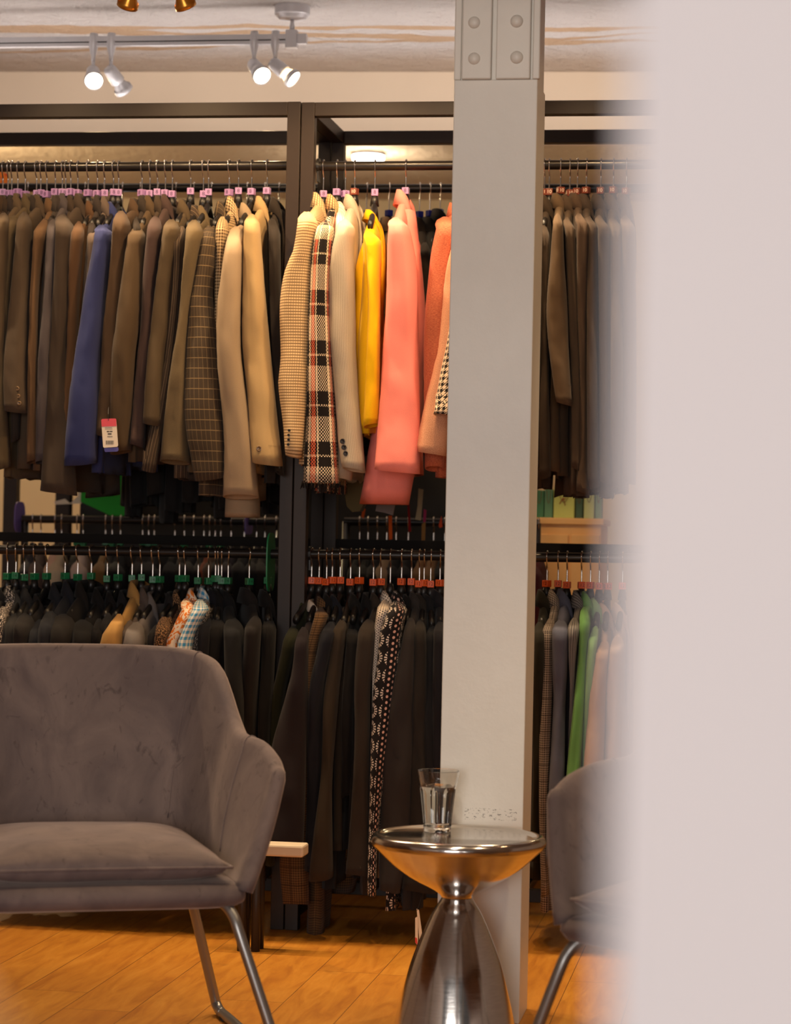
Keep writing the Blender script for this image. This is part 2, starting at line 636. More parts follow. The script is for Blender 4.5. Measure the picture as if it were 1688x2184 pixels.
# ------------------------------------------------------------------ steel column
def column():
    m, t, b = base_mat('column_paint')
    ob = t.coord('Object')
    x, y, z = t.sep(ob)
    f = t.noise(ob, 12, 4, .6)
    base = t.mix(f, srgb(222, 218, 210), srgb(232, 229, 222))
    sc = t.noise(t.mapping(ob, scale=(120, 120, 260)), 1.0, 3, .7)
    band = t.m('MULTIPLY', t.m('LESS_THAN', t.m('ABSOLUTE', t.m('SUBTRACT', z, .432)), .012), t.m('GREATER_THAN', sc, .58))
    side = t.m('MULTIPLY', t.m('GREATER_THAN', x, -.035), t.m('LESS_THAN', x, .075))
    base = t.mix(t.m('MULTIPLY', t.m('MULTIPLY', band, side), .75), base, srgb(70, 62, 58))
    t.put(b.inputs['Base Color'], base)
    b.inputs['Roughness'].default_value = .42
    t.l.new(t.bump(t.noise(ob, 40, 4, .6), .15, .004), b.inputs['Normal'])
    D = 5.0
    a = at(958, 700, D)
    c = at(1137, 700, D - .03)
    hw = ((c - a).dot(U)) / 2 * .995
    mid = (a + c) / 2
    mid.z = 0
    mid = mid - N * ((mid - a).dot(N))
    dep = .17
    t_ = bpy.data.objects.new('steel_column', None)
    link(t_)
    t_.location = mid
    t_.rotation_euler = (0, 0, -TH)
    tag(t_, 'white painted steel column with rivets standing behind the metal side table', 'column', kind='structure')
    X, Y = Vector((1, 0, 0)), Vector((0, 1, 0))
    zt = at(1050, 171, D).z
    bm = bmesh.new()
    box(bm, (0, dep / 2, zt / 2), X * hw, Y * dep / 2, Z * zt / 2, .002)
    obj('casing', bm, m, t_, False)
    bm = bmesh.new()
    box(bm, (0, dep / 2 + .006, (zt + CEIL) / 2), X * (hw - .004), Y * dep / 2, Z * (CEIL - zt) / 2, .002)
    obj('core', bm, m, t_, False)
    for (x0, x1, yd) in ((-hw - .001, -hw + .014, .004), (-hw + .0165, -hw + .078, -.006), (-hw + .088, hw - .016, -.004), (hw - .011, hw + .004, -.001)):
        bm = bmesh.new()
        box(bm, ((x0 + x1) / 2, yd + .004, (zt + CEIL) / 2), X * (x1 - x0) / 2, Y * .008, Z * (CEIL - zt) / 2, .0025)
        obj('plate', bm, m, t_, False)
    for px in (1013, 1105):
        for py in (50, 127):
            p = at(px, py, D)
            q = (p - mid)
            bm = bmesh.new()
            prof = [(0, .008), (.006, .0075), (.0105, .005), (.0135, 0.0), (.0135, -.004)]
            lathe(bm, prof, 20)
            bm.transform(Matrix.Translation((q.dot(U), -.009, p.z)) @ Matrix.Rotation(R(90), 4, 'X'))
            obj('rivet', bm, m, t_, True)
    return mid, hw


COLMID, COLHW = column()


# ------------------------------------------------------------------ spotlights on tracks
M['bulb'] = emit('lit_lamp_face', (1.0, .80, .52, 1), 26)
M['bulb_side'] = emit('lit_lamp_glass', (1.0, .66, .30, 1), 5)
M['gold'] = paint('gold_reflector', srgb(214, 150, 60), .3, .8, .5, .05)


def spot_head(t_, top, pivot, direc, lit=True, side_lit=False, power=14, gold=False, target=None):
    """holder on the track, arm down to the pivot, socket cup and reflector lamp"""
    d = Vector(direc).normalized()
    bm = bmesh.new()
    lathe(bm, [(0, .026), (.011, .024), (.013, .010), (.014, -.012), (.010, -.030), (.0065, -.042), (.006, -.055), (0, -.056)], 16)
    bm.transform(Matrix.Translation(top))
    wobj('holder', bm, M['silver'], t_)
    bm = bmesh.new()
    tube(bm, [top - Z * .05, pivot + Z * .02, pivot], .0055, 10)
    wobj('arm', bm, M['silver'], t_)
    rot = d.to_track_quat('Z', 'Y').to_matrix().to_4x4()
    bm = bmesh.new()
    lathe(bm, [(0, -.014), (.016, -.012), (.019, -.004), (.0205, .022), (.021, .038), (.019, .040), (0, .040)], 20)
    bm.transform(Matrix.Translation(pivot) @ rot)
    wobj('socket', bm, M['silver'], t_)
    bm = bmesh.new()
    lathe(bm, [(.013, .038), (.018, .048), (.0235, .060), (.0255, .066)], 24)
    bm.transform(Matrix.Translation(pivot) @ rot)
    wobj('reflector', bm, M['bulb_side'] if side_lit else (M['gold'] if gold else M['silver']), t_)
    bm = bmesh.new()
    lathe(bm, [(.0255, .060), (.0275, .064), (.0275, .074), (.0245, .0745), (.0245, .068)], 24)
    bm.transform(Matrix.Translation(pivot) @ rot)
    wobj('rim', bm, M['gold'] if gold else M['silver'], t_)
    bm = bmesh.new()
    lathe(bm, [(0, .0735), (.012, .0732), (.0245, .071)], 24)
    bm.transform(Matrix.Translation(pivot) @ rot)
    wobj('lamp_face', bm, M['bulb'] if lit else M['silver'], t_)
    if power > 0:
        s = spot('spot_beam', pivot + d * .082, target if target is not None else pivot + d, power, WARM, 75, .7, .02)
        return s


def far_track():
    can = at(624, 30, 6.76)
    zt = at(620, 84, 6.76).z
    # track line along U through the canopy
    def tp(px):
        d = ray(px, 84)
        t = ((can - CAM).dot(N)) / d.dot(N)
        p = CAM + d * t
        p.z = zt
        return p
    A, B = tp(-260), tp(617)
    t_ = thing('lighting_track', 'silver ceiling lighting track with round canopy above the black racks', 'track lighting', (can.x, can.y, CEIL))
    bm = bmesh.new()
    for dz, h in ((.0068, .0075), (-.0090, .0050)):
        box(bm, (A + B) / 2 + Z * dz, (B - A) / 2, N * .009, Z * h, .001)
    bar_ = wobj('rail_bar', bm, M['silver'], t_, False)
    bm = bmesh.new()
    box(bm, (A + B) / 2 + N * .002, (B - A) / 2, N * .006, Z * .009)
    bm.transform(Matrix.Translation(-t_.location))
    obj('slot', bm, M['plastic'], bar_, False)
    bm = bmesh.new()
    r = .0505
    lathe(bm, [(0, 0), (r, 0), (r, -.024), (r - .003, -.027), (r - .006, -.0275), (r - .012, -.036), (.012, -.0385), (0, -.0385)], 40)
    bm.transform(Matrix.Translation((can.x, can.y, CEIL)))
    wobj('canopy', bm, M['silver'], t_, True, 35)
    bm = bmesh.new()
    top = Vector((can.x, can.y, CEIL - .038))
    tube(bm, [top, top - Z * .012, top - Z * .02, Vector((can.x, can.y, zt + .026))], [.0055, .0055, .0075, .0065], 12)
    wobj('stem', bm, M['silver'], t_)
    bm = bmesh.new()
    box(bm, Vector((can.x, can.y, zt)) - U * .0, U * .0165, N * .014, Z * .0255, .002)
    wobj('connector', bm, M['silver'], t_, False)
    bm = bmesh.new()
    box(bm, Vector((can.x, can.y, zt)) + U * .030, U * .0135, N * .011, Z * .0145, .002)
    wobj('end_cap', bm, M['silver'], t_, False)
    spec = [(200, 143, (.18, -1.0, -.62), True, False, 'second spotlight from the frame edge, glowing straight at the viewer', 6),
            (238, 143, (.55, .70, -.75), False, False, 'spotlight turned away, back of its cup facing the viewer', 8),
            (543, 140, (.42, -.85, -.62), True, False, 'spotlight tilted down to the right with a glowing round face', 6),
            (588, 140, (.95, -.36, -.78), True, True, 'spotlight seen from the side with glowing glass, nearest the canopy', 6)]
    for (px, py, d, lit, sl, lab, pw) in spec:
        top = tp(px)
        pv = Vector((top.x, top.y, at(px, py, 6.78).z))
        s = thing('track_spotlight', 'silver ' + lab, 'spotlight', top, 'spotlights on the silver track')
        dd = Vector(d)
        spot_head(s, top, pv, dd, lit, sl, pw)


far_track()


def near_track():
    zt = 2.455
    P = at(330, 0, 5.93)
    P.z = zt
    t_ = thing('lighting_track', 'ceiling track just above the top edge of the picture in front of the racks', 'track lighting', (P.x, P.y, CEIL))
    A, B = P - U * .95, P + U * 1.35
    bm = bmesh.new()
    box(bm, (A + B) / 2, (B - A) / 2, N * .009, Z * .011, .001)
    for q in (A + U * .2, B - U * .2, P + U * .2):
        box(bm, Vector((q.x, q.y, (zt + CEIL) / 2 + .004)), U * .012, N * .012, Z * ((CEIL - zt) / 2 - .004))
    wobj('rail_bar', bm, M['silver'], t_, False)
    # two heads whose gold rims just dip into the picture
    for px, dx, lab in ((288, (-.30, .55, -.78), 'gold rimmed spotlight peeking in at the top edge, the one tilted left'),
                        (374, (.34, .50, -.80), 'gold rimmed spotlight peeking in at the top edge, the one tilted right')):
        pv = at(px, -43, 5.93)
        top = Vector((pv.x, pv.y, zt))
        s = thing('track_spotlight', lab, 'spotlight', top, 'gold spotlights above the top edge')
        spot_head(s, top, pv, dx, True, False, 0, True)
    # beams of that track's lamps: some on the clothes, some on the floor in front
    for du, nb, tg, pw, ang in ((-.42, .22, pl(150, 640, -.1), 15, 98), (-.05, .22, pl(430, 600, -.1), 22, 98), (.52, .26, pl(650, 560, -.1), 29, 92), (.74, .26, pl(850, 560, -.1), 28, 88), (1.05, .2, pl(1230, 600, -.1), 16, 90)):
        p = P + U * du - N * nb
        p.z = 2.30
        spot('spot_beam', p, tg, pw, WARM, ang, .8, .03)
    for du, tg in ((-.72, (-1.0, 5.15, 0)), (-.22, (-.45, 5.1, 0)), (.30, (.05, 5.1, 0)), (.85, (.55, 5.1, 0)), (1.3, (1.0, 5.1, 0))):
        p = P + U * du + N * .03
        p.z = 2.34
        spot('spot_beam', p, tg, 46, SEAT, 72, .5, .018)


near_track()

# ceiling lights of the sitting area nearer the camera (outside the frame, above)
for i, (x, y, tx, ty, pw) in enumerate(((-1.0, 3.6, -.75, 4.6, 46), (.1, 3.7, .15, 4.7, 46), (1.0, 3.6, .6, 4.6, 38))):
    spot('spot_beam', (x, y, 2.42), (tx, ty, 0.0), pw, SEAT, 50, .8, .04)
# added upward lights without fixtures behind the rack, brightening ceiling and beam
for x in (-1.35, -.85, -.35, .15, .65, 1.2):
    spot('added_uplight', (x, 6.86, 1.90), (x, 7.06, 2.5), 15.5, (1.0, .91, .85), 140, .9, .22)
# white column: two unseen spots added to brighten its front, one warm from right
spot('spot_beam', (-.15, 3.2, 2.42), (.17, 5.0, 1.75), 19, (1, .84, .66), 34, .9, .04)
spot('spot_beam', (-.1, 2.9, 2.42), (.19, 5.0, .75), 26, (1, .90, .80), 34, .9, .04)
spot('spot_beam', (1.7, 4.7, 2.42), (.27, 5.1, 1.3), 26, WARM, 50, .9, .04)


# small round ceiling lamp in the room beyond
def disc_lamp():
    p = at(786, 331, 9.3)
    t_ = thing('ceiling_lamp', 'small round glowing ceiling lamp seen through the rack above the rail', 'lamp', (p.x, p.y, CEIL))
    bm = bmesh.new()
    lathe(bm, [(0, 0), (.066, 0), (.066, -.010), (.062, -.012)], 32)
    obj('base', bm, M['silver'], t_)
    bm = bmesh.new()
    lathe(bm, [(.062, -.010), (.061, -.026), (.050, -.034), (.025, -.039), (0, -.040)], 32)
    obj('diffuser', bm, emit('lit_diffuser', (1, .93, .78, 1), 18), t_)
    d = bpy.data.lights.new('lamp_and_fill_glow', 'POINT')
    d.energy, d.color, d.shadow_soft_size = 9, (1, .84, .58), .06
    o = link(bpy.data.objects.new('lamp_and_fill_glow', d))
    o.location = (p.x, p.y, CEIL - .12)
    for x in (-1.7, 1.4):  # two added point lights without a lamp, brightening the room beyond
        d2 = d.copy()
        d2.energy = 42 if x < 0 else 9
        d2.color = (1, .76, .42)
        o = link(bpy.data.objects.new('lamp_and_fill_glow', d2))
        o.location = (p.x + x, p.y - .2, CEIL - .34)


disc_lamp()

# ------------------------------------------------------------------ racks
RAILDN = .055
BACKDN = .46


def rack_unit(label, ul, ur, ztop, up_l, up_r, lo_l, lo_r, rear_y, hole_side, rearlow=True):
    """ul, ur: outer faces of the end posts along U; rails given by end points on the rail plane"""
    t_ = thing('clothes_rack', label, 'clothes rack', W_((ul + ur) / 2, .2, 0), 'black steel clothes racks')
    pw = .034
    for (u, right) in ((ul + pw / 2, False), (ur - pw / 2, True)):
        for n in (pw / 2, BACKDN - pw / 2):
            bm = bmesh.new()
            box(bm, W_(u, n, ztop / 2), U * pw / 2, N * pw / 2, Z * ztop / 2, .0015)
            o = wobj('post', bm, M['rack'], t_, False)
            if n > .2:
                bm = bmesh.new()
                for k in range(22):
                    box(bm, W_(u - .002, n - pw / 2 - .0006, .5 + k * .05), U * .0022, N * .0006, Z * .012)
                wobj('slot', bm, M['plastic'], o, False)
                bpy.context.view_layer.update()
        bm = bmesh.new()
        box(bm, W_(u, BACKDN / 2, ztop - pw / 2), U * pw / 2 * .98, N * (BACKDN / 2 - pw), Z * pw / 2 * .98, .0015)
        wobj('side_beam', bm, M['rack'], t_, False)
        bm = bmesh.new()
        box(bm, W_(u, BACKDN / 2, .05), U * pw / 2 * .98, N * (BACKDN / 2 - pw), Z * pw / 2 * .98, .0015)
        wobj('side_beam', bm, M['rack'], t_, False)
    for n in (pw / 2, BACKDN - pw / 2):
        bm = bmesh.new()
        box(bm, W_((ul + ur) / 2, n, ztop - pw / 2 - .0008), U * ((ur - ul) / 2 - pw), N * pw / 2 * .97, Z * pw / 2 * 1.03, .0015)
        wobj('top_beam', bm, M['rack'], t_, False)
    bm = bmesh.new()
    box(bm, W_((ul + ur) / 2, BACKDN - pw / 2, .05), U * ((ur - ul) / 2 - pw), N * pw / 2 * .97, Z * pw / 2, .0015)
    wobj('bottom_beam', bm, M['rack'], t_, False)
    bm = bmesh.new()
    box(bm, W_((ul + ur) / 2, BACKDN - .02, .985), U * ((ur - ul) / 2 - pw), N * .012, Z * .013, .0015)
    wobj('middle_beam', bm, M['dull'], t_, False)
    for nm, a, b, rr in (('hanging_rail', up_l, up_r, .0122), ('hanging_rail', lo_l, lo_r, .0122)):
        bm = bmesh.new()
        tube(bm, [a, b], rr, 20)
        o = wobj(nm, bm, M['rail'], t_, True, 50)
        bm = bmesh.new()
        for e, s in ((a, 1), (b, -1)):
            dd = (b - a).normalized() * s
            tube(bm, [e - dd * .001, e + dd * .006], [.020, .020], 20)
            box(bm, e + dd * .003 - Z * .022, U * .0025, N * .013, Z * .020, .001)
        bm.transform(Matrix.Translation(-t_.location))
        fl = obj('rail_flange', bm, M['plastic'], o, False)
    ra, rb = rear_y
    bm = bmesh.new()
    tube(bm, [ra, rb], .0125, 18)
    wobj('rear_rail', bm, M['rail'], t_, True, 50)
    return t_


ZT = (pl(640, 216.5, 0).z + pl(660, 218, 0).z) / 2
UG = rk(pl(641, 300, 0))[0]
UL0 = UG - 1.02
UR1 = UG + 1.00
pw = .034
LR = dict()                       # rails: name -> (left point, right point)


def on_rail(key, px):
    a, b = LR[key]
    # intersect: find parameter where the pixel x matches
    lo, hi = -0.5, 1.5
    for _ in range(40):
        mid = (lo + hi) / 2
        p = a.lerp(b, mid)
        if proj(p)[0] < px:
            lo = mid
        else:
            hi = mid
    return a.lerp(b, (lo + hi) / 2)


def proj(p):
    q = p - CAM
    d = q.dot(fwd)
    return 844 + F * q.dot(rgt) / d, 1092 - F * q.dot(upv) / d


def rail_pts(u0, u1, pa, pb, dn):
    """straight rail on plane dn through the two pixels, trimmed to u0..u1"""
    A, B = pl(*pa, dn), pl(*pb, dn)
    ua, ub = rk(A)[0], rk(B)[0]
    return A.lerp(B, (u0 - ua) / (ub - ua)), A.lerp(B, (u1 - ua) / (ub - ua))


g = .0015
LR['UL'] = rail_pts(UL0 + pw, UG - g - pw, (0, 357), (605, 353.5), RAILDN)
LR['UM'] = rail_pts(UG + g + pw, UR1 - pw, (680, 354.5), (1300, 351), RAILDN)
LR['LL'] = rail_pts(UL0 + pw, UG - g - pw, (0, 1172), (570, 1181), RAILDN)
LR['LM'] = rail_pts(UG + g + pw, UR1 - pw, (680, 1182), (1280, 1190), RAILDN)
LR['RUL'] = rail_pts(UL0 + pw, UG - g - pw, (0, 400), (605, 401), BACKDN + .10)
LR['RUM'] = rail_pts(UG + g + pw, UR1 - pw, (760, 402), (960, 402), BACKDN + .10)
rack_unit('black steel clothes rack on the left of the split post, full of brown jackets', UL0, UG - g, ZT + .001, *LR['UL'], *LR['LL'], LR['RUL'], 1)
rack_unit('black steel clothes rack running behind the white column, with colourful jackets', UG + g, UR1, ZT - .001, *LR['UM'], *LR['LM'], LR['RUM'], 1)


# a second pair of low rails in the back row, seen between the two levels
def rear_low():
    A, B = pl(48, 1107, BACKDN + .62), pl(604, 1112, BACKDN + .62)
    LR['RLL'] = (A, B)
    A2, B2 = pl(735, 1112, BACKDN + .5), pl(1150, 1116, BACKDN + .5)
    LR['RLM'] = (A2, B2)
    for (p, q, lab) in ((A, B, 'low black clothes rail seen through the rack above the green size cubes'),
                        (A2, B2, 'low black clothes rail in the dark behind the pink jacket hem')):
        t_ = thing('low_clothes_rail', lab, 'clothes rail', Vector((p.x, p.y, 0)))
        bm = bmesh.new()
        tube(bm, [p, q], .0125, 18)
        wobj('hanging_rail', bm, M['rail'], t_, True, 50)
        for e in (p + (q - p) * .01, q - (q - p) * .01):
            bm = bmesh.new()
            tube(bm, [Vector((e.x, e.y, e.z)), Vector((e.x, e.y, 0))], .012, 14)
            wobj('upright', bm, M['rail'], t_)
            bm = bmesh.new()
            box(bm, Vector((e.x, e.y, .012)), U * .014, N * .2, Z * .012, .003)
            wobj('foot', bm, M['rail'], t_, False)


rear_low()

# ------------------------------------------------------------------ hangers
_num = {}


def numeral_mesh(txt, h, mat):
    k = (txt, mat.name)
    if k in _num:
        return _num[k]
    c = bpy.data.curves.new('numeral', 'FONT')
    c.body = txt
    c.size = h
    c.align_x = 'CENTER'
    c.align_y = 'CENTER'
    c.extrude = .0002
    o = bpy.data.objects.new('numeral', c)
    link(o)
    bpy.context.view_layer.update()
    me = bpy.data.meshes.new_from_object(o.evaluated_get(bpy.context.evaluated_depsgraph_get()))
    bpy.data.objects.remove(o)
    me.name = 'numeral'
    me.materials.clear()
    me.materials.append(mat)
    _num[k] = me
    return me


def hook_mesh():
    bm = bmesh.new()
    pts = []
    r = .0138
    for k in range(0, 13):
        a = R(-35 + k * 215 / 12)
        pts.append(Vector((-r * math.cos(a), 0, r * math.sin(a) * 1.0)))
    pts.append(Vector((r * .62, 0, -.018)))
    pts.append(Vector((.001, 0, -.029)))
    pts.append(Vector((0, 0, -.040)))
    pts.append(Vector((0, 0, -.082)))
    tube(bm, smooth_path(pts, 3), .0019, 8)
    return mesh_of('hook', bm)


def hanger_body_mesh():
    bm = bmesh.new()
    rings = []
    for i in range(-9, 10):
        x = i / 9 * .112
        ax = abs(x)
        zt = -.094 - .52 * max(0, ax - .012) - .010 * min(1, ax / .03)
        hh = .012
        hw = .008
        ring = []
        for k in range(10):
            a = 2 * math.pi * k / 10
            ring.append(Vector((x, hw * math.cos(a), zt - hh + hh * math.sin(a))))
        rings.append(ring)
    loft(bm, rings, True, True)
    bmesh.ops.recalc_face_normals(bm, faces=list(bm.faces))
    # neck
    tube(bm, [(0, 0, -.076), (0, 0, -.09), (0, 0, -.105)], [.0075, .0105, .012], 10)
    return mesh_of('hanger_body', bm)


def marker_mesh(mat):
    bm = bmesh.new()
    box(bm, (0, 0, -.0695), Vector((.0088, 0, 0)), Vector((0, .0088, 0)), Vector((0, 0, .0088)), .0014)
    me = mesh_of('size_marker', bm, False)
    me.materials.append(mat)
    return me


HOOK, HBODY = hook_mesh(), hanger_body_mesh()
HOOK.materials.append(M['chrome'])
HBODY.materials.append(M['plastic'])
MK = {c: marker_mesh(M[c]) for c in ('purple', 'brown', 'green', 'orange', 'blue')}
NUM = {'purple': ('8', 'num_dark', .014), 'brown': ('10', 'num_white', .0125), 'orange': ('12', 'num_red', .0125), 'green': ('14', 'num_green', .0125)}
CNAME = {'purple': 'lilac', 'brown': 'brown', 'green': 'green', 'orange': 'orange', 'blue': 'blue', None: 'no'}


def hanger(p, yaw, color, label, group, drop=0.0, tilt=0.0, body=True):
    h = bpy.data.objects.new('clothes_hanger', None)
    h.empty_display_size = .03
    link(h)
    h.location = p + Z * .0015
    h.rotation_euler = (0, tilt, yaw)
    h.rotation_euler = (Matrix.Rotation(yaw, 4, 'Z') @ Matrix.Rotation(tilt, 4, 'X')).to_euler()
    tag(h, label, 'hanger', group)
    for nm, me in (('hook', HOOK),) + ((('hanger_body', HBODY),) if body else ()):
        o = link(bpy.data.objects.new(nm, me))
        o.parent = h
        if nm == 'hanger_body':
            o.location = (0, 0, -drop)
    if color:
        o = link(bpy.data.objects.new('size_marker', MK[color]))
        o.parent = h
        o.location = (0, 0, -drop)
        spin = random.uniform(-.55, .55)
        o.rotation_euler = (0, 0, spin)
        if color in NUM:
            txt, mt, hh = NUM[color]
            me = numeral_mesh(txt, hh, M[mt])
            for (rx, rz, off) in ((R(90), 0, Vector((0, -.0089, -.0695))), (R(90), R(-90), Vector((-.0089, 0, -.0695))), (R(90), R(90), Vector((.0089, 0, -.0695)))):
                q = link(bpy.data.objects.new('numeral', me))
                q.parent = o
                q.location = off
                q.rotation_euler = (rx, 0, rz)
    return h


# ------------------------------------------------------------------ garments
def interp_rows(rows, n):
    """smooth table (y, xl, xr) resampled to n rows"""
    pts = smooth_path([Vector((y, a, b)) for y, a, b in rows], 8)
    ys = [p[0] for p in pts]
    out = []
    y0, y1 = rows[0][0], rows[-1][0]
    for i in range(n):
        y = y0 + (y1 - y0) * i / (n - 1)
        k = 0
        while k < len(ys) - 2 and ys[k + 1] < y:
            k += 1
        a, b = pts[k], pts[k + 1]
        t = 0 if b[0] == a[0] else max(0, min(1, (y - a[0]) / (b[0] - a[0])))
        q = a.lerp(b, t)
        out.append((y, q[1], q[2]))
    return out


def sup(a, e=.75):
    c, s = math.cos(a), math.sin(a)
    return math.copysign(abs(c) ** e, c), math.copysign(abs(s) ** e, s)


def button_mesh(bm, c, nrm, r=.0075):
    prof = [(0, .0016), (r * .45, .0016), (r * .62, .0026), (r * .9, .0026), (r, .0012), (r, -.001)]
    tmp = bmesh.new()
    lathe(tmp, prof, 16)
    tmp.transform(Matrix.Translation(c) @ nrm.to_track_quat('Z', 'Y').to_matrix().to_4x4())
    me = bpy.data.meshes.new('tmp')
    tmp.to_mesh(me)
    tmp.free()
    bm.from_mesh(me)
    bpy.data.meshes.remove(me)


def garment(name, label, cat, group, mat, hk, col, sh, rows, hem=None, rail='UL', dn_off=0.0, hd=.05, body=None, thick=None,
            collar=True, buttons=None, collar_mat=None, bmat=None, cuff_mat=None, fringe=False, seed=0, collar_h=.046, sleeve_end=True):
    rnd = random.Random(zlib.crc32(f'{label}{hk}'.encode()) % 1000 if seed == 0 else seed)
    K = on_rail(rail, hk)
    dnr = rk(K)[1]
    near = dnr - .175 + dn_off
    cpt = pl(col[0], col[1], dnr)
    zc = cpt.z - .026
    S = pl(sh[0], sh[1], near + .03)
    zs = S.z
    Nk = Vector((K.x, K.y, 0))
    a = Vector((S.x - Nk.x, S.y - Nk.y, 0))
    L = a.length
    a.normalize()
    tdir = Vector((-a.y, a.x, 0))
    if tdir.dot(U) < 0:
        tdir = -tdir
    t_ = thing(name, label, cat, Vector((K.x, K.y, zc)), group)
    hemy = hem if hem else rows[-1][0] + 22
    zh = pl(hk, hemy, dnr).z
    th = thick if thick else .019
    so = rnd.uniform(0, 50)
    thS = max(th, min(.026, (rows[0][2] - rows[0][1]) / 836 * .42))
    # ---- body
    rings = []
    NR, NA = 26, 28
    for j in range(NR):
        v = j / (NR - 1)
        if v < .22:
            s = v / .22
            z = zc + (zs - .01 - zc) * s
            hw = .045 + (L * .93 - .045) * s ** .8
            ht = .013 + (thS - .013) * min(1, s * 1.4)
        else:
            s = (v - .22) / .78
            z = (zs - .01) + (zh - zs + .01) * s
            hw = L * (.93 - .05 * math.sin(math.pi * min(1, s * 1.1)) + .03 * s)
            ht = (thS + (th - thS) * min(1, s * 3)) * (1 + .22 * s)
        c = Vector((Nk.x, Nk.y, z))
        ring = []
        for k in range(NA):
            an = 2 * math.pi * k / NA
            x, y = sup(an, .8)
            fold = .0
            if v > .25:
                fold = .0045 * min(1, (v - .25) * 3) * math.sin(an * 5 + so) + .006 * noise.noise(Vector((x * 2 + so, y, z * 5)))
            p = c + a * (x * hw) + tdir * (y * (ht) + fold)
            if v > .9:
                p.z += .008 * noise.noise(Vector((x * 3 + so, 7, 0)))
            ring.append(p)
        rings.append(ring)
    last = rings[-1]
    cc = sum(last, Vector()) / NA
    rings.append([cc + (p - cc) * .93 + Z * .002 for p in last])
    rings.append([cc + (p - cc) * .90 + Z * .09 for p in last])
    bm = bmesh.new()
    loft(bm, rings, True, False)
    bmesh.ops.recalc_face_normals(bm, faces=list(bm.faces))
    bo = wobj('body', bm, bmat or mat, t_)
    if body:          # outline of the panel that shows beside the sleeve
        rr = interp_rows(body, 18)
        rings = []
        for j, (y, xl, xr) in enumerate(rr):
            c = pl((xl + xr) / 2, y, dnr - .06)
            hw = (pl(xr, y, dnr - .06) - pl(xl, y, dnr - .06)).length / 2
            ring = []
            for k in range(20):
                an = 2 * math.pi * k / 20
                x, y2 = sup(an, .8)
                q = c + U * (x * hw) + N * (y2 * min(.06, .02 + hw)) + N * (.006 * noise.noise(Vector((x * 2 + so, 0, j * .4))))
                ring.append(q)
            rings.append(ring)
        cc = sum(rings[-1], Vector()) / 20
        rings.append([cc + (p - cc) * .9 + Z * .03 for p in rings[-1]])
        bm = bmesh.new()
        loft(bm, rings, True, False)
        bmesh.ops.recalc_face_normals(bm, faces=list(bm.faces))
        wobj('front_panel', bm, bmat or mat, t_)
    # ---- sleeve traced row by row, hung on the near shoulder
    rr = interp_rows(rows, 26)
    rings = []
    y0, l0, r0_ = rr[0]
    w0 = (r0_ - l0)
    head = [(sh[1] - 5, sh[0] - w0 * .10, sh[0] + w0 * .16, .075, .45), (sh[1] + 3, sh[0] - w0 * .32, sh[0] + w0 * .36, .045, .62), ((sh[1] + y0) / 2 + 2, (sh[0] - w0 * .42 + l0) / 2, (sh[0] + w0 * .46 + r0_) / 2, .018, .85)]
    full = [(y, l, r, d, kk) for (y, l, r, d, kk) in head if y < y0 - 2] + [(y, l, r, 0, 1.0) for y, l, r in rr]
    nS = 20
    for j, (y, xl, xr, d, kk) in enumerate(full):
        v = j / (len(full) - 1)
        dn = near + d
        c = pl((xl + xr) / 2, y, dn)
        hw = (pl(xr, y, dn) - pl(xl, y, dn)).length / 2
        dd = min(hd, hw * 2.2) * kk * (1 - .22 * v)
        c = c + N * (.012 * math.sin(v * 5 + so))
        ring = []
        for k in range(nS):
            an = 2 * math.pi * k / nS
            x, y2 = sup(an, .82)
            wr = .006 * noise.noise(Vector((x * 1.3 + so, y2 * 1.3, c.z * 8))) + .003 * noise.noise(Vector((x * 3, y2 * 3 + so, c.z * 40)))
            q = c + U * (x * hw) + N * (y2 * dd + (wr * 1.5 if y2 < 0 else 0))
            ring.append(q)
        rings.append(ring)
    if not fringe:
        cc = sum(rings[-1], Vector()) / nS
        for k in range(nS):
            rings[-1][k].z += .006 * math.sin(2 * math.pi * k / nS + so)
    last = [p.copy() for p in rings[-1]]
    cc = sum(last, Vector()) / nS
    outer = list(rings)
    rings.append([cc + (p - cc) * .90 + Z * .001 for p in last])
    rings.append([cc + (p - cc) * .84 + Z * .05 for p in last])
    bm = bmesh.new()
    loft(bm, rings, True, False)
    bmesh.ops.recalc_face_normals(bm, faces=list(bm.faces))
    sl = wobj('sleeve', bm, mat, t_)
    # far sleeve, the same shape turned about the hook
    bm = bmesh.new()
    loft(bm, [[Vector((2 * Nk.x - p.x, 2 * Nk.y - p.y, p.z)) for p in r] for r in rings[::2]], True, False)
    bmesh.ops.recalc_face_normals(bm, faces=list(bm.faces))
    wobj('sleeve', bm, mat, t_)
    # ---- collar and lapels: one folded band round the neck
    if collar:
        path = []
        half = ((.012, .95, -.30, .006), (.030, 1.0, -.20, .026), (.044, 1.05, -.09, .034), (.053, .85, -.028, .038), (.057, .15, .002, .040), (.046, -.65, .012, .040))
        for s, tt, zz, w in [(-q[0], q[1], q[2], q[3]) for q in half] + [(0, -1.0, .015, .040)] + list(reversed(half)):
            path.append((Vector((s, tt, zz)), w))
        P3 = smooth_path([p for p, w in path], 4)
        W3 = smooth_path([Vector((w, 0, 0)) for p, w in path], 4)
        ring_a, ring_b, ring_c, ring_d = [], [], [], []
        k_ = collar_h / .046
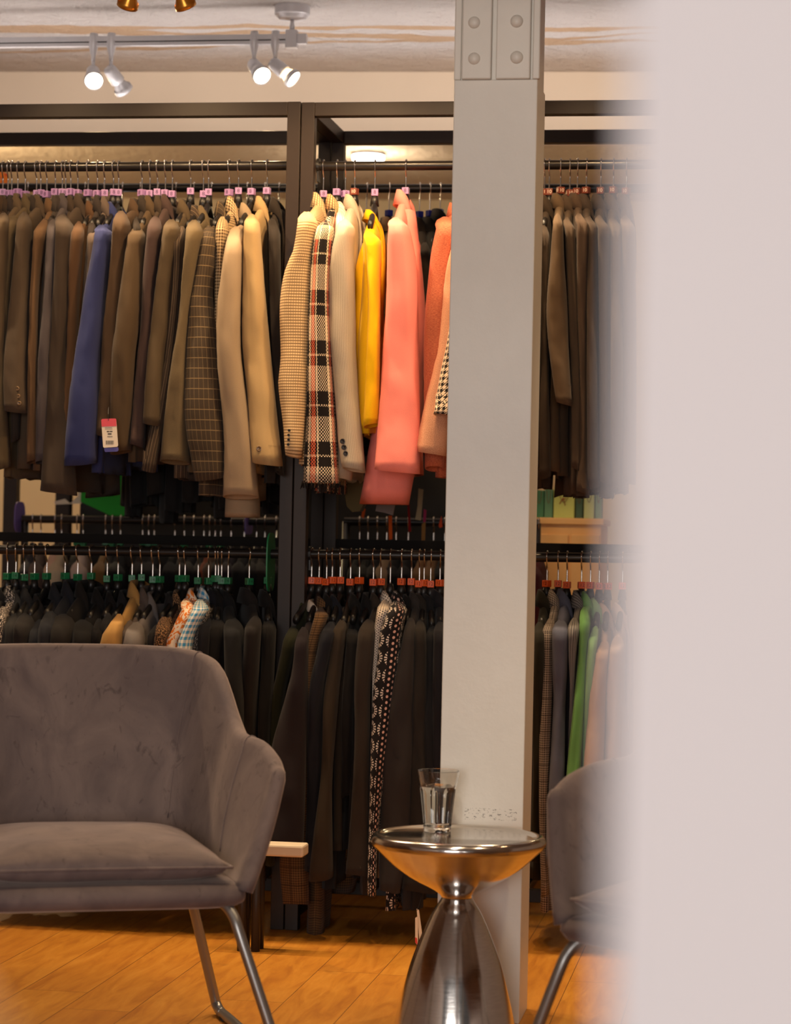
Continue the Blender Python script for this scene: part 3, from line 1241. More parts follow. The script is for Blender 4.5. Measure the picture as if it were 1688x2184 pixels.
        for p, w in zip(P3, W3):
            w = w[0]
            hw_t = min(th, .016) * .8 + .006
            base = Vector((Nk.x, Nk.y, zc + .008 + p.z)) - a * (p.x) + tdir * (p.y * hw_t)
            out = (a * (-p.x * 4) + tdir * (p.y * .25))
            out = out.normalized() if out.length > 1e-5 else tdir
            top = base + Z * (.010 * k_)
            ring_a.append(top - out * .005)
            ring_b.append(top + out * .004 - Z * .001)
            ring_c.append(base + out * (.006 + w * .18) - Z * (w * .75 * k_))
            ring_d.append(base + out * (.001 + w * .10) - Z * (w * .75 * k_))
        rings = [[ring_a[i], ring_b[i], ring_c[i], ring_d[i]] for i in range(len(ring_a))]
        bm = bmesh.new()
        loft(bm, rings, True, True)
        bmesh.ops.recalc_face_normals(bm, faces=list(bm.faces))
        wobj('collar', bm, collar_mat or mat, t_)
    # ---- cuff buttons on the sleeve face
    if buttons:
        bmatl, rad, pts = buttons
        for (bx, by) in pts:
            # nearest sleeve vertex in the picture decides the depth
            best = min((q for r in outer for q in r if (q - K).dot(N) < near - dnr), key=lambda q: (proj(q)[0] - bx) ** 2 + (proj(q)[1] - by) ** 2)
            dn = rk(best)[1]
            bm = bmesh.new()
            button_mesh(bm, pl(bx, by, dn - .002), -N, rad)
            bm.transform(Matrix.Translation(-t_.location))
            b_ = obj('button', bm, M[bmatl], sl)
    if fringe:
        bm = bmesh.new()
        for k in range(nS):
            p = last[k]
            for e in range(2):
                q = p + Vector((rnd.uniform(-.002, .002), rnd.uniform(-.002, .002), 0))
                tube(bm, [q + Z * .004, q - Z * rnd.uniform(.006, .020) + Vector((rnd.uniform(-.005, .005), 0, 0))], .0013, 5)
        bm.transform(Matrix.Translation(-t_.location))
        obj('fringe', bm, fabric('speckle', (20, 16, 15), (200, 180, 160), s=.5), sl)
    yaw = math.atan2(a.y, a.x)
    return t_, K, yaw, a


ORD = ['first', 'second', 'third', 'fourth', 'fifth', 'sixth', 'seventh', 'eighth', 'ninth', 'tenth', 'eleventh', 'twelfth', 'thirteenth', 'fourteenth', 'fifteenth', 'sixteenth', 'seventeenth', 'eighteenth', 'nineteenth', 'twentieth',
       'twenty-first', 'twenty-second', 'twenty-third', 'twenty-fourth', 'twenty-fifth', 'twenty-sixth', 'twenty-seventh', 'twenty-eighth', 'twenty-ninth', 'thirtieth', 'thirty-first', 'thirty-second']

P = lambda *c, **k: fabric('plain', c, **k)


def row_of(specs, rail, place, cube, hgroup, ggroup, tag_y=None, tight=False):
    """specs: dicts; each becomes one garment and the hanger it hangs on"""
    specs = sorted(specs, key=lambda s: s['h'])
    n = len(specs)
    for i, s in enumerate(specs):
        s = dict(s)
        h = s.pop('h')
        desc = s.pop('d')
        name = s.pop('n', 'suit_jacket')
        cat = s.pop('cat', 'jacket')
        mat = s.pop('m')
        cu = s.pop('cube', cube)
        uniq = s.pop('u', False)
        hang = s.pop('hang', True)
        hy = s.pop('hy', None)
        lab = f'{desc} on the {place}' if uniq else f'{desc}, {ORD[i]} from the left on the {place}'
        t_, K, yaw, a = garment(name, lab, cat, ggroup, mat, h, rail=rail, **s)
        if hang:
            short = desc.replace(' with', ',').split(',')[0]
            hl = f'black hanger with {CNAME[cu]} size cube, {ORD[i]} from the left on the {place}' if cu else f'black hanger without size cube, {ORD[i]} from the left on the {place}'
            tl = random.uniform(-.05, .05) if rail[0] == 'U' else random.uniform(-.10, .10)
            hanger(K, yaw, cu, hl, hgroup, random.uniform(-.003, .005), 0)


DK = [(64, 52, 42), (58, 46, 36), (52, 44, 40), (66, 50, 36), (50, 42, 36), (60, 52, 46)]


def dark(i, k=1.0):
    c = DK[i % len(DK)]
    return P(*(int(v * k) for v in c))


def hidden(h, d='dark brown suit jacket', c=0, **k):
    """a jacket squeezed between two others; only its collar and shoulder show"""
    return dict(h=h, d=d, m=dark(c), col=(h - 6, 424), sh=(h - 30, 468), rows=[(490, h - 36, h - 22), (700, h - 48, h - 34), (940, h - 62, h - 46)], dn_off=.03, thick=.011, **k)


UPL = [
    hidden(7, c=0), hidden(18, c=3), hidden(26, c=1), hidden(39, c=2),
    dict(h=55, d='light brown suit jacket', m=P(88, 72, 54), col=(46, 420), sh=(10, 460), rows=[(480, -6, 22), (700, -12, 12), (960, -18, 9)], thick=.014),
    dict(h=79, d='olive brown suit jacket', m=P(84, 70, 50), col=(64, 420), sh=(24, 460), rows=[(482, 10, 36), (600, 4, 24), (760, 0, 14), (1000, -8, 22)], dn_off=.01, thick=.014),
    hidden(88, c=4),
    dict(h=101, d='dark brown suit jacket with three buttons on its cuff', u=True, m=P(76, 62, 48), col=(98, 422), sh=(54, 458), rows=[(480, 40, 66), (560, 30, 64), (660, 19, 62), (760, 13, 60), (830, 13, 60), (878, 16, 62)], hem=1005, thick=.016,
         buttons=('button_horn', .0058, [(37, 829), (39, 845), (41, 860)])),
    dict(h=119, d='reddish brown suit jacket', m=P(92, 68, 46), col=(118, 430), sh=(92, 470), rows=[(495, 73, 100), (600, 68, 84), (760, 66, 82), (985, 58, 80)], thick=.014),
    hidden(134, c=5), hidden(141, c=2),
    dict(h=152, d='purple grey suit jacket', m=P(74, 66, 66), col=(148, 420), sh=(112, 470), rows=[(495, 102, 130), (620, 97, 120), (760, 88, 112), (985, 76, 104)], thick=.014),
    hidden(167, c=1),
    dict(h=189, d='wide dark brown suit jacket', m=P(64, 52, 42), col=(180, 420), sh=(136, 464), rows=[(490, 125, 160), (600, 118, 153), (760, 106, 143), (900, 97, 150), (1052, 88, 164)], hem=1050, thick=.016),
    dict(h=209, d='chestnut brown suit jacket', m=P(82, 58, 38), col=(200, 436), sh=(170, 478), rows=[(500, 157, 180), (620, 149, 170), (760, 140, 162), (960, 120, 150)], thick=.014),
    hidden(224, c=2),
    dict(h=243, d='taupe suit jacket half hidden by the blue one', u=True, m=P(92, 78, 68), col=(234, 426), sh=(200, 488), rows=[(505, 186, 208), (620, 182, 198), (760, 166, 182), (900, 158, 172)], dn_off=.012, thick=.013),
    dict(h=254, d='royal blue suit jacket between brown jackets', u=True, m=P(46, 52, 94), col=(248, 438), sh=(216, 484), rows=[(497, 205, 239), (609, 184, 224), (700, 172, 218), (760, 162, 213), (870, 151, 212), (990, 140, 207)], hem=1012, dn_off=-.012, thick=.015),
    dict(h=304, d='brown suit jacket just right of the blue one', u=True, m=P(74, 56, 40), col=(296, 430), sh=(260, 456), rows=[(485, 246, 278), (560, 238, 268), (660, 226, 258), (760, 217, 252), (930, 210, 244)], thick=.017),
    hidden(321, c=4),
    dict(h=337, d='earth brown suit jacket', m=P(78, 62, 44), col=(328, 424), sh=(290, 486), rows=[(505, 274, 306), (620, 260, 304), (700, 252, 298), (760, 244, 290), (880, 240, 282), (965, 238, 277)], dn_off=-.006, thick=.016),
    hidden(354, c=0),
    dict(h=369, d='plum brown suit jacket', m=P(68, 52, 48), col=(364, 422), sh=(334, 468), rows=[(498, 319, 347), (600, 308, 334), (700, 300, 326), (760, 293, 318), (870, 283, 310), (952, 278, 308)], thick=.015),
    dict(h=408, d='olive suit jacket with sloping shoulder', m=P(80, 66, 48), col=(398, 432), sh=(368, 474), rows=[(495, 352, 384), (600, 334, 371), (700, 322, 362), (760, 315, 354), (905, 308, 346)], thick=.017),
    dict(h=435, d='dark brown pinstriped suit jacket', u=True, m=fabric('pinstripe', (62, 50, 40), (120, 100, 78)), col=(418, 445), sh=(390, 488), rows=[(518, 373, 394), (640, 366, 384), (760, 350, 369), (880, 330, 354), (1004, 307, 333)], thick=.014),
    dict(h=446, d='olive tweed jacket', u=True, m=fabric('tweed', (84, 70, 50), (112, 96, 70)), n='tweed_jacket', col=(440, 446), sh=(414, 474), rows=[(500, 401, 434), (600, 393, 418), (700, 381, 403), (760, 370, 400), (830, 360, 400), (920, 348, 402), (986, 340, 402)], dn_off=-.01, thick=.014),
    dict(h=490, d='brown windowpane check blazer', u=True, n='blazer', m=fabric('windowpane', (66, 54, 42), (146, 122, 86)), col=(480, 436), sh=(446, 486), rows=[(514, 426, 460), (624, 408, 452), (700, 402, 460), (760, 398, 468), (885, 398, 477), (960, 408, 480), (1022, 418, 480)], hem=1060, thick=.018),
    dict(h=510, d='cream and brown gingham check blazer', u=True, n='blazer', m=fabric('gingham', (216, 186, 140), (84, 62, 44), s=.42), col=(502, 426), sh=(476, 468), rows=[(490, 463, 488), (600, 457, 476), (700, 458, 472), (780, 458, 470)], dn_off=.02, thick=.014),
    dict(h=538, d='light taupe wool blazer with flared hem', u=True, n='blazer', m=P(150, 129, 104), col=(528, 440), sh=(504, 488), rows=[(528, 485, 520), (600, 475, 517), (660, 466, 515), (760, 467, 515), (870, 475, 529), (960, 479, 540), (1060, 474, 549)], hem=1030, dn_off=-.015, thick=.016,
         body=[(900, 500, 540), (1000, 488, 548), (1104, 483, 553)]),
    dict(h=571, d='khaki blazer with one horn button at its cuff', u=True, n='blazer', m=P(168, 140, 98), col=(562, 426), sh=(538, 463), rows=[(482, 524, 554), (605, 519, 561), (740, 518, 573), (870, 531, 588), (990, 542, 604)], thick=.016,
         buttons=('button_horn', .0075, [(553, 957)])),
    dict(h=597, d='black coat against the post', u=True, n='coat', cat='coat', m=P(40, 33, 28), col=(586, 428), sh=(582, 470), rows=[(500, 577, 599), (700, 580, 602), (1010, 587, 606)], dn_off=.05, thick=.011, hang=False),
]
row_of(UPL, 'UL', 'upper left rail', 'purple', 'hangers with lilac cubes on the upper left rail', 'jackets on the upper left rail')

UPM = [
    dict(h=691, d='cream and brown fine check blazer', u=True, n='blazer', m=fabric('finecheck', (226, 194, 146), (92, 58, 34)), col=(684, 418), sh=(656, 458), rows=[(478, 639, 678), (537, 627, 670), (575, 609, 666), (650, 597, 664), (760, 598, 660), (823, 594, 657), (894, 604, 651), (974, 613, 645)], dn_off=-.03, thick=.02,
         buttons=('button_dark', .0035, [(617, 918), (616, 928), (616, 938), (615, 948)])),
    dict(h=720, d='black, cream and orange tartan weave jacket with frayed cuff', u=True, n='tartan_jacket', m=fabric('tartan', (26, 20, 18), (232, 210, 178), (206, 96, 66)), col=(713, 422), sh=(694, 476), rows=[(492, 678, 713), (545, 668, 710), (650, 663, 706), (760, 659, 709), (860, 655, 713), (960, 650, 718), (1030, 646, 722)], dn_off=-.02, thick=.016, fringe=True,
         collar_mat=fabric('finecheck', (222, 180, 128), (50, 30, 20), s=1.1)),
    dict(h=738, d='pale pink striped shirt collar', u=True, n='striped_shirt', cat='shirt', m=fabric('pinstripe', (236, 212, 190), (206, 120, 100)), col=(732, 438), sh=(724, 452), rows=[(475, 716, 738), (600, 708, 724), (800, 712, 724)], dn_off=.03, thick=.012),
    dict(h=758, d='pale grey fine striped blazer with three black cuff buttons', u=True, n='blazer', cube='brown', m=fabric('finestripe', (190, 175, 154), (162, 148, 130)), col=(755, 422), sh=(736, 472), rows=[(490, 723, 758), (535, 712, 756), (600, 705, 757), (700, 705, 758), (760, 708, 758), (860, 716, 764), (950, 722, 773), (1003, 731, 778)], dn_off=-.02, thick=.02,
         buttons=('button_dark', .0066, [(731, 941), (734, 954), (738, 967)])),
    dict(h=801, d='mustard yellow sleeveless-looking blazer', u=True, n='blazer', m=P(238, 184, 14), col=(798, 452), sh=(786, 496), rows=[(512, 779, 811), (580, 785, 812), (700, 787, 812), (840, 780, 810), (908, 776, 809)], hem=930, dn_off=-.02, thick=.022, collar_h=.03,
         body=[(520, 776, 800), (590, 759, 792), (760, 757, 790), (860, 768, 792), (930, 778, 800)]),
    dict(h=867, d='salmon pink blazer', u=True, n='blazer', m=P(244, 138, 126), col=(862, 412), sh=(846, 470), rows=[(488, 832, 874), (560, 828, 887), (660, 824, 890), (760, 816, 892), (900, 808, 896), (1006, 801, 897)], hem=985, dn_off=-.03, thick=.022, hd=.06,
         body=[(450, 864, 884), (560, 862, 899), (700, 852, 908), (800, 836, 902), (925, 794, 902), (1000, 782, 886), (1076, 768, 872)]),
    dict(h=984, d='rust red heathered jacket half behind the column', u=True, n='tweed_jacket', m=fabric('heather', (150, 70, 52), (196, 112, 78)), col=(975, 440), sh=(948, 468), rows=[(490, 932, 982), (560, 920, 972), (700, 907, 962), (850, 905, 952), (1000, 906, 946)], dn_off=.0, thick=.02, hang=False),
    dict(h=1004, d='pink beige boucle jacket with frayed hem', u=True, n='tweed_jacket', m=fabric('tweed', (220, 166, 132), (190, 128, 98), s=1.6), col=(995, 450), sh=(985, 500), rows=[(530, 966, 1005), (600, 950, 1000), (760, 928, 985), (860, 906, 968), (950, 889, 955), (968, 890, 952)], dn_off=-.03, thick=.02, hang=False),
    dict(h=1024, d='black and white houndstooth jacket', u=True, n='tweed_jacket', m=fabric('houndstooth', (28, 22, 20), (226, 200, 170)), col=(1015, 450), sh=(1000, 520), rows=[(560, 985, 1020), (720, 956, 1010), (800, 938, 990), (888, 925, 975)], dn_off=-.095, thick=.02, hang=False),
]
row_of(UPM, 'UM', 'upper middle rail', 'purple', 'hangers on the upper rail between post and column', 'jackets on the upper rail between post and column')

UPR = [
    dict(h=1163, d='black brown jacket touching the column', u=True, m=P(50, 42, 36), col=(1158, 426), sh=(1142, 470), rows=[(500, 1130, 1158), (900, 1130, 1156), (1000, 1132, 1156)], thick=.014),
    dict(h=1173, d='dark brown suit jacket', m=P(60, 49, 40), col=(1168, 424), sh=(1158, 480), rows=[(505, 1150, 1172), (760, 1150, 1172), (1020, 1150, 1176)], dn_off=.01, thick=.014),
    dict(h=1197, d='brown jacket with short curved sleeve', m=P(92, 74, 56), col=(1194, 420), sh=(1190, 462), rows=[(482, 1181, 1202), (560, 1174, 1204), (620, 1168, 1208), (680, 1166, 1211), (760, 1173, 1214), (862, 1188, 1221)], hem=1010, dn_off=-.02, thick=.014),
    dict(h=1217, d='umber suit jacket', m=P(74, 60, 48), col=(1214, 424), sh=(1210, 470), rows=[(490, 1206, 1228), (620, 1211, 1234), (760, 1216, 1238), (1000, 1222, 1242)], dn_off=.01, thick=.013),
    dict(h=1233, d='smooth brown suit jacket', m=P(78, 62, 50), col=(1232, 420), sh=(1236, 462), rows=[(482, 1232, 1258), (640, 1232, 1252), (860, 1236, 1252), (1052, 1230, 1258)], hem=1058, thick=.013),
    dict(h=1252, d='dark taupe suit jacket', m=P(70, 58, 50), col=(1250, 422), sh=(1254, 464), rows=[(485, 1250, 1276), (700, 1252, 1274), (1040, 1254, 1280)], thick=.013),
    dict(h=1283, d='dark brown suit jacket', m=P(66, 55, 47), col=(1280, 422), sh=(1278, 466), rows=[(488, 1276, 1302), (700, 1278, 1304), (1030, 1280, 1306)], thick=.014),
    dict(h=1310, d='grey brown suit jacket', m=P(72, 62, 54), col=(1308, 422), sh=(1306, 466), rows=[(488, 1302, 1328), (700, 1304, 1330), (1040, 1304, 1330)], thick=.014),
    dict(h=1338, d='last brown suit jacket fading into the blurred wall', u=True, m=P(68, 56, 48), col=(1336, 422), sh=(1334, 466), rows=[(488, 1328, 1356), (700, 1330, 1358), (1030, 1330, 1358)], thick=.014),
]
row_of(UPR, 'UM', 'upper right rail', 'brown', 'hangers with brown cubes right of the column', 'jackets on the upper rail right of the column')

B = (30, 27, 27)


def low(h, d, m, cx, cy, sx, sy, rows, **k):
    r = list(rows)
    if r[-1][0] < 1700:
        y, l, rr = r[-1]
        r.append((1840, l - 6, rr - 6))
    return dict(h=h, d=d, m=m, col=(cx, cy), sh=(sx, sy), rows=r, **k)


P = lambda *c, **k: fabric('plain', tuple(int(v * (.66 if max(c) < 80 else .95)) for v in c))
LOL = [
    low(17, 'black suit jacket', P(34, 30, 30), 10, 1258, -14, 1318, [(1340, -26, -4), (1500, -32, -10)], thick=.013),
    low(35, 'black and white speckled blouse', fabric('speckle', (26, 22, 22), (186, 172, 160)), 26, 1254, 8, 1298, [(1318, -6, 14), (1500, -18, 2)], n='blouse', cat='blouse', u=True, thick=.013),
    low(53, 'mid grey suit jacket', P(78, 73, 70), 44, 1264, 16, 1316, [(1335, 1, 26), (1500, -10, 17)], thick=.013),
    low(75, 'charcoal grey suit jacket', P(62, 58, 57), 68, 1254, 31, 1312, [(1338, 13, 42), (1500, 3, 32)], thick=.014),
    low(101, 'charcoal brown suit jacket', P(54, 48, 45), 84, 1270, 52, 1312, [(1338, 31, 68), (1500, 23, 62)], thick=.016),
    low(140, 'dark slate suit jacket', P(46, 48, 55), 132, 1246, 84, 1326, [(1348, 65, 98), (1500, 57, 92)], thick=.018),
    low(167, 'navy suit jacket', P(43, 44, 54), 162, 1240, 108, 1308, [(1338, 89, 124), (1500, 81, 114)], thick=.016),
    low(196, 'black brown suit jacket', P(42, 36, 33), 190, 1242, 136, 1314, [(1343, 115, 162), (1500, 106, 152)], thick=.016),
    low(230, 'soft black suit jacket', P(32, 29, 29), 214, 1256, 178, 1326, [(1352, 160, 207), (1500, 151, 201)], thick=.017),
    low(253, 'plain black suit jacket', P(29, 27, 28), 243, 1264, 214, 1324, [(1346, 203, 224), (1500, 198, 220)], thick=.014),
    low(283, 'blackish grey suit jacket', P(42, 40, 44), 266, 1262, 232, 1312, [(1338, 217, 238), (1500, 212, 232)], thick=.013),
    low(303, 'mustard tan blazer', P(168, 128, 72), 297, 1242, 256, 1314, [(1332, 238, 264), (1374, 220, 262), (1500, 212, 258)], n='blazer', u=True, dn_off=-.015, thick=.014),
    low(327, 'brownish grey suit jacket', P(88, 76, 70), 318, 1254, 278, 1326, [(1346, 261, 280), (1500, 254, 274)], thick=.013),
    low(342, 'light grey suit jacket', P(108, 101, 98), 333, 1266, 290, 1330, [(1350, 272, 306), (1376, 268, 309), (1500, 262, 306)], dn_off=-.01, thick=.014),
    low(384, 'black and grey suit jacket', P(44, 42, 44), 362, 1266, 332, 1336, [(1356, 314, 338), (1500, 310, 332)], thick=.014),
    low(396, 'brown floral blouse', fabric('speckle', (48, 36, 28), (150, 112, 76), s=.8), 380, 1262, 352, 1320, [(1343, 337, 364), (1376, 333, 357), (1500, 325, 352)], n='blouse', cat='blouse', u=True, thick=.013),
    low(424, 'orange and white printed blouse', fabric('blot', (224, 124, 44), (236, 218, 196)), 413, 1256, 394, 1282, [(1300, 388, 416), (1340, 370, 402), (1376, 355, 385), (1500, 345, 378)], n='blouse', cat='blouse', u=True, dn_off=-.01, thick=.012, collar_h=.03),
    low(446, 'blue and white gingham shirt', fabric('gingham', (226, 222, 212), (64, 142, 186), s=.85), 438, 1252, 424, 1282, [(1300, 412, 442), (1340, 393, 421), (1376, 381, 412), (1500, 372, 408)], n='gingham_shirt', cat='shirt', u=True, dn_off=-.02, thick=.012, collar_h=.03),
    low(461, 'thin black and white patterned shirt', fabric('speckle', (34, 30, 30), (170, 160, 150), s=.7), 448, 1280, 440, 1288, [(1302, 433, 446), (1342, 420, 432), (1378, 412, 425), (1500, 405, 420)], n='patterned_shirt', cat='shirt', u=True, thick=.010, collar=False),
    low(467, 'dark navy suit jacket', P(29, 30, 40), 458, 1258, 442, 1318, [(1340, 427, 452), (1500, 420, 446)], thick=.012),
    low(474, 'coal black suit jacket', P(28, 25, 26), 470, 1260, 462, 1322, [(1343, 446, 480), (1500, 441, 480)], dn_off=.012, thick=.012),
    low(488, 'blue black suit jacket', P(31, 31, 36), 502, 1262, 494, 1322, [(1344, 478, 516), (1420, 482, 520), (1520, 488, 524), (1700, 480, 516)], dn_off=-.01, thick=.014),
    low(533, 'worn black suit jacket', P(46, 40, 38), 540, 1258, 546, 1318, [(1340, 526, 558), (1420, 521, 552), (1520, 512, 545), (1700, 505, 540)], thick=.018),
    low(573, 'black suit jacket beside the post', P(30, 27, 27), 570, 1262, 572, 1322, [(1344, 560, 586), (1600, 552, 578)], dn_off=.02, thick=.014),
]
row_of(LOL, 'LL', 'lower left rail', 'green', 'hangers with green cubes on the lower left rail', 'jackets on the lower left rail')

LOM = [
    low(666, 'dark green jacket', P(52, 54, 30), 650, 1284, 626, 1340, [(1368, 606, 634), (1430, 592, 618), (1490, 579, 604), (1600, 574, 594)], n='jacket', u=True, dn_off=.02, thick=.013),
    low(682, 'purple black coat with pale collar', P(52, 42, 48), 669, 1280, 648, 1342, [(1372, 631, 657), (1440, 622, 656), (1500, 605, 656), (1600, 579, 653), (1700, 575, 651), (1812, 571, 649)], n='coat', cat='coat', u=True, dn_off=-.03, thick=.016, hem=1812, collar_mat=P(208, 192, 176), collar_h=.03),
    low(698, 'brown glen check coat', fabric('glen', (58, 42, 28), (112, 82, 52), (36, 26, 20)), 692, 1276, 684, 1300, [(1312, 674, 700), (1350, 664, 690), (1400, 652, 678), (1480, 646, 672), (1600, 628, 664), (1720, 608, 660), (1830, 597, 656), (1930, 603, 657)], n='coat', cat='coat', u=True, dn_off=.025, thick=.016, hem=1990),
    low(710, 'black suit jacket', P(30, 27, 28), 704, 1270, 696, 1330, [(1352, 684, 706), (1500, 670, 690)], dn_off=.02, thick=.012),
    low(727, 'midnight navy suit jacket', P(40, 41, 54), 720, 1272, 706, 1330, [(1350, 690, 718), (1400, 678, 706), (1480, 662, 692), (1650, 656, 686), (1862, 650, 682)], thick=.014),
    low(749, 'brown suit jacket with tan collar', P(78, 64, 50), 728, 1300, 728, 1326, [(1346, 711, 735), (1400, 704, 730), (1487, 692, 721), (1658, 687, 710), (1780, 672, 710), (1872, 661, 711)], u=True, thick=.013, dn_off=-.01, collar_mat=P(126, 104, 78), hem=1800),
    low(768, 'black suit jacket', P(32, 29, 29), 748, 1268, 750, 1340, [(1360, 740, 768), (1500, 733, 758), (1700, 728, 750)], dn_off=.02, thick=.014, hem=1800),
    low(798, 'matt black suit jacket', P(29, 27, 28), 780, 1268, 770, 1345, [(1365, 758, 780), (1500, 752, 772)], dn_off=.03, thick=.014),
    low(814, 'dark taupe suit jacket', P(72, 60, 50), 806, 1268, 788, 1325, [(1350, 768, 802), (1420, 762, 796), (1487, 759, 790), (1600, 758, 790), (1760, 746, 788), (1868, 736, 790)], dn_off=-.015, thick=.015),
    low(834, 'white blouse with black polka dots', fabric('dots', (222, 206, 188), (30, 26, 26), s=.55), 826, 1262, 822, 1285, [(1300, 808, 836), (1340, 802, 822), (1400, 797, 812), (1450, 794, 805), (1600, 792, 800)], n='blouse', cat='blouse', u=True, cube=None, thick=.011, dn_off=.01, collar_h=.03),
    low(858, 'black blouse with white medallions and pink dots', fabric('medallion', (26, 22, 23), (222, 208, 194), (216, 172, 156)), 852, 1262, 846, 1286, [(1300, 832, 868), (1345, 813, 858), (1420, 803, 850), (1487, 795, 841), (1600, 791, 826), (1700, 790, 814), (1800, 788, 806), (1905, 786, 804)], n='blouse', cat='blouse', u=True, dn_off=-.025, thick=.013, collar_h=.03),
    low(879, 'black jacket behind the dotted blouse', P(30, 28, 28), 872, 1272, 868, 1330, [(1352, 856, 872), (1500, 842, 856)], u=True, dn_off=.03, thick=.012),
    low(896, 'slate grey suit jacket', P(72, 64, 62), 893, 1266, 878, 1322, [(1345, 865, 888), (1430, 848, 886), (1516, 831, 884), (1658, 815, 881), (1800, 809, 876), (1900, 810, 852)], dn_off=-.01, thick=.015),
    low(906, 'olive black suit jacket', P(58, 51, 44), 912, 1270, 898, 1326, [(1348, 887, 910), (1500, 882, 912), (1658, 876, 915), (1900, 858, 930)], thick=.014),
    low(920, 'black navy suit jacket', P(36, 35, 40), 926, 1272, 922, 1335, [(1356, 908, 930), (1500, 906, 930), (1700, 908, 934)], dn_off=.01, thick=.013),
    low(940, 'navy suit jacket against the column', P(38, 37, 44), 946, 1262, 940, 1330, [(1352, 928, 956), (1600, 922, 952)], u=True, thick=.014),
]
row_of(LOM, 'LM', 'lower middle rail', 'orange', 'hangers with orange cubes on the lower middle rail', 'clothes on the lower rail between post and column')

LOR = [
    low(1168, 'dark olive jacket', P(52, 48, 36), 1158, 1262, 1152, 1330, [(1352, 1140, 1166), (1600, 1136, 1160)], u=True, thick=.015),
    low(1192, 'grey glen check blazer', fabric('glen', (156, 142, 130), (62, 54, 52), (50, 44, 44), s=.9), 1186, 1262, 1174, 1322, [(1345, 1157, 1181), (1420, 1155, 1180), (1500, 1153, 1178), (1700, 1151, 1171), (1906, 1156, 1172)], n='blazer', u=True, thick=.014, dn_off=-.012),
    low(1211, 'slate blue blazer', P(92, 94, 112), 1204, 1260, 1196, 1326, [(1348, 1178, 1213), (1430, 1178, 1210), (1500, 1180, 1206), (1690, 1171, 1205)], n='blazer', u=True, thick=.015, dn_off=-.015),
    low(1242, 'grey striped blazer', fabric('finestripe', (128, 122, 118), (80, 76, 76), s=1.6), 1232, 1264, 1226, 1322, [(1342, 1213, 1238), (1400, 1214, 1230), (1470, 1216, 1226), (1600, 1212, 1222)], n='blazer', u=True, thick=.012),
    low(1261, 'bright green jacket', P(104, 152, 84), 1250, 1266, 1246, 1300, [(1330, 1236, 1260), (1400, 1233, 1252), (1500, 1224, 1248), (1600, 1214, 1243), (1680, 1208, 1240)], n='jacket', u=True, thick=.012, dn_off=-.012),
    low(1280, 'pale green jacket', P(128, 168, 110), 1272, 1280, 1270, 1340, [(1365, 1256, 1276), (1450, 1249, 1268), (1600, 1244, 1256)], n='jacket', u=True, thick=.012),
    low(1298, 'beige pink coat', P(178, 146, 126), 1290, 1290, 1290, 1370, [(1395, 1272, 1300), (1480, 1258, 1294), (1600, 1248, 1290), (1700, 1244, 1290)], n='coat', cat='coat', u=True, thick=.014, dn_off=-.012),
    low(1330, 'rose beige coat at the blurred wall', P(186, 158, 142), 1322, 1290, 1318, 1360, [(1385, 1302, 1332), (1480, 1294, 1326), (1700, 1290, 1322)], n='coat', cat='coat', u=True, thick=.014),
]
row_of(LOR, 'LM', 'lower right rail', 'orange', 'hangers with orange cubes right of the column', 'clothes on the lower rail right of the column')


# back row of the middle bay: jackets on hangers with blue cubes
def rear_spec(h, d, m, w=26, cy=470, **k):
    return dict(h=h, d=d, m=m, col=(h - 2, cy), sh=(h + 10, cy + 52), rows=[(cy + 76, h - 2, h + 24), (cy + 200, h - 4, h + 26), (cy + 480, h - 6, h + 26)], thick=.022, **k)


RUM = [
    rear_spec(783, 'black jacket', P(40, 34, 30)),
    rear_spec(831, 'tan leather jacket', P(130, 98, 68)),
    rear_spec(896, 'dark brown leather jacket', P(58, 46, 38)),
    rear_spec(918, 'black leather jacket', P(38, 33, 30)),
    rear_spec(940, 'glossy black jacket', P(46, 38, 34), cy=452),
]
for i, s in enumerate(RUM):
    s['hd'] = .045
row_of(RUM, 'RUM', 'rear middle rail', 'blue', 'hangers with blue cubes on the rear rail', 'jackets on the rear rail')

def rear_low_spec(h, d, m, c):
    y = 1107 if h < 640 else 1114
    return dict(h=h, d=d, m=m, col=(h - 2, y + 58), sh=(h - 12, y + 96), rows=[(y + 116, h - 24, h + 8), (y + 300, h - 30, h + 8), (y + 700, h - 36, h + 6)], thick=.020, cube=c)


RLL = [(70, 'slate dress', (60, 56, 66), None), (88, 'patterned dress', (96, 78, 70), None), (118, 'pale pink dress', (214, 176, 152), None), (132, 'cream dress', (200, 180, 150), None), (165, 'black dress', (34, 30, 30), 'green'), (178, 'white patterned dress', (196, 176, 164), 'green'),
       (226, 'ochre print dress', (126, 92, 50), 'green'), (240, 'dark dress', (44, 38, 38), 'green'), (258, 'black dress', (32, 29, 29), 'green'), (305, 'brown dress', (62, 46, 38), 'green'), (318, 'black dress', (34, 30, 29), 'green'), (330, 'charcoal dress', (48, 42, 42), 'green'), (374, 'black dress', (30, 28, 28), 'green'),
       (394, 'dark brown dress', (52, 40, 34), 'green'), (414, 'black dress', (34, 30, 30), 'green'), (436, 'dark dress', (40, 34, 34), 'green'), (448, 'rust dress', (130, 66, 38), 'green'), (460, 'brown dress', (80, 58, 40), None), (472, 'black dress', (34, 30, 30), 'green'),
       (494, 'plum dress', (58, 40, 56), None), (522, 'black dress', (32, 28, 28), None), (548, 'dark dress', (38, 32, 32), None), (566, 'brown dress', (52, 42, 34), None), (590, 'black dress', (32, 28, 28), None)]
row_of([dict(rear_low_spec(h, d, P(*c), q), n='dress', cat='dress', collar=False) for h, d, c, q in RLL], 'RLL', 'low rear left rail', 'green', 'hangers on the low rail behind the left rack', 'dresses on the low rail behind the left rack')
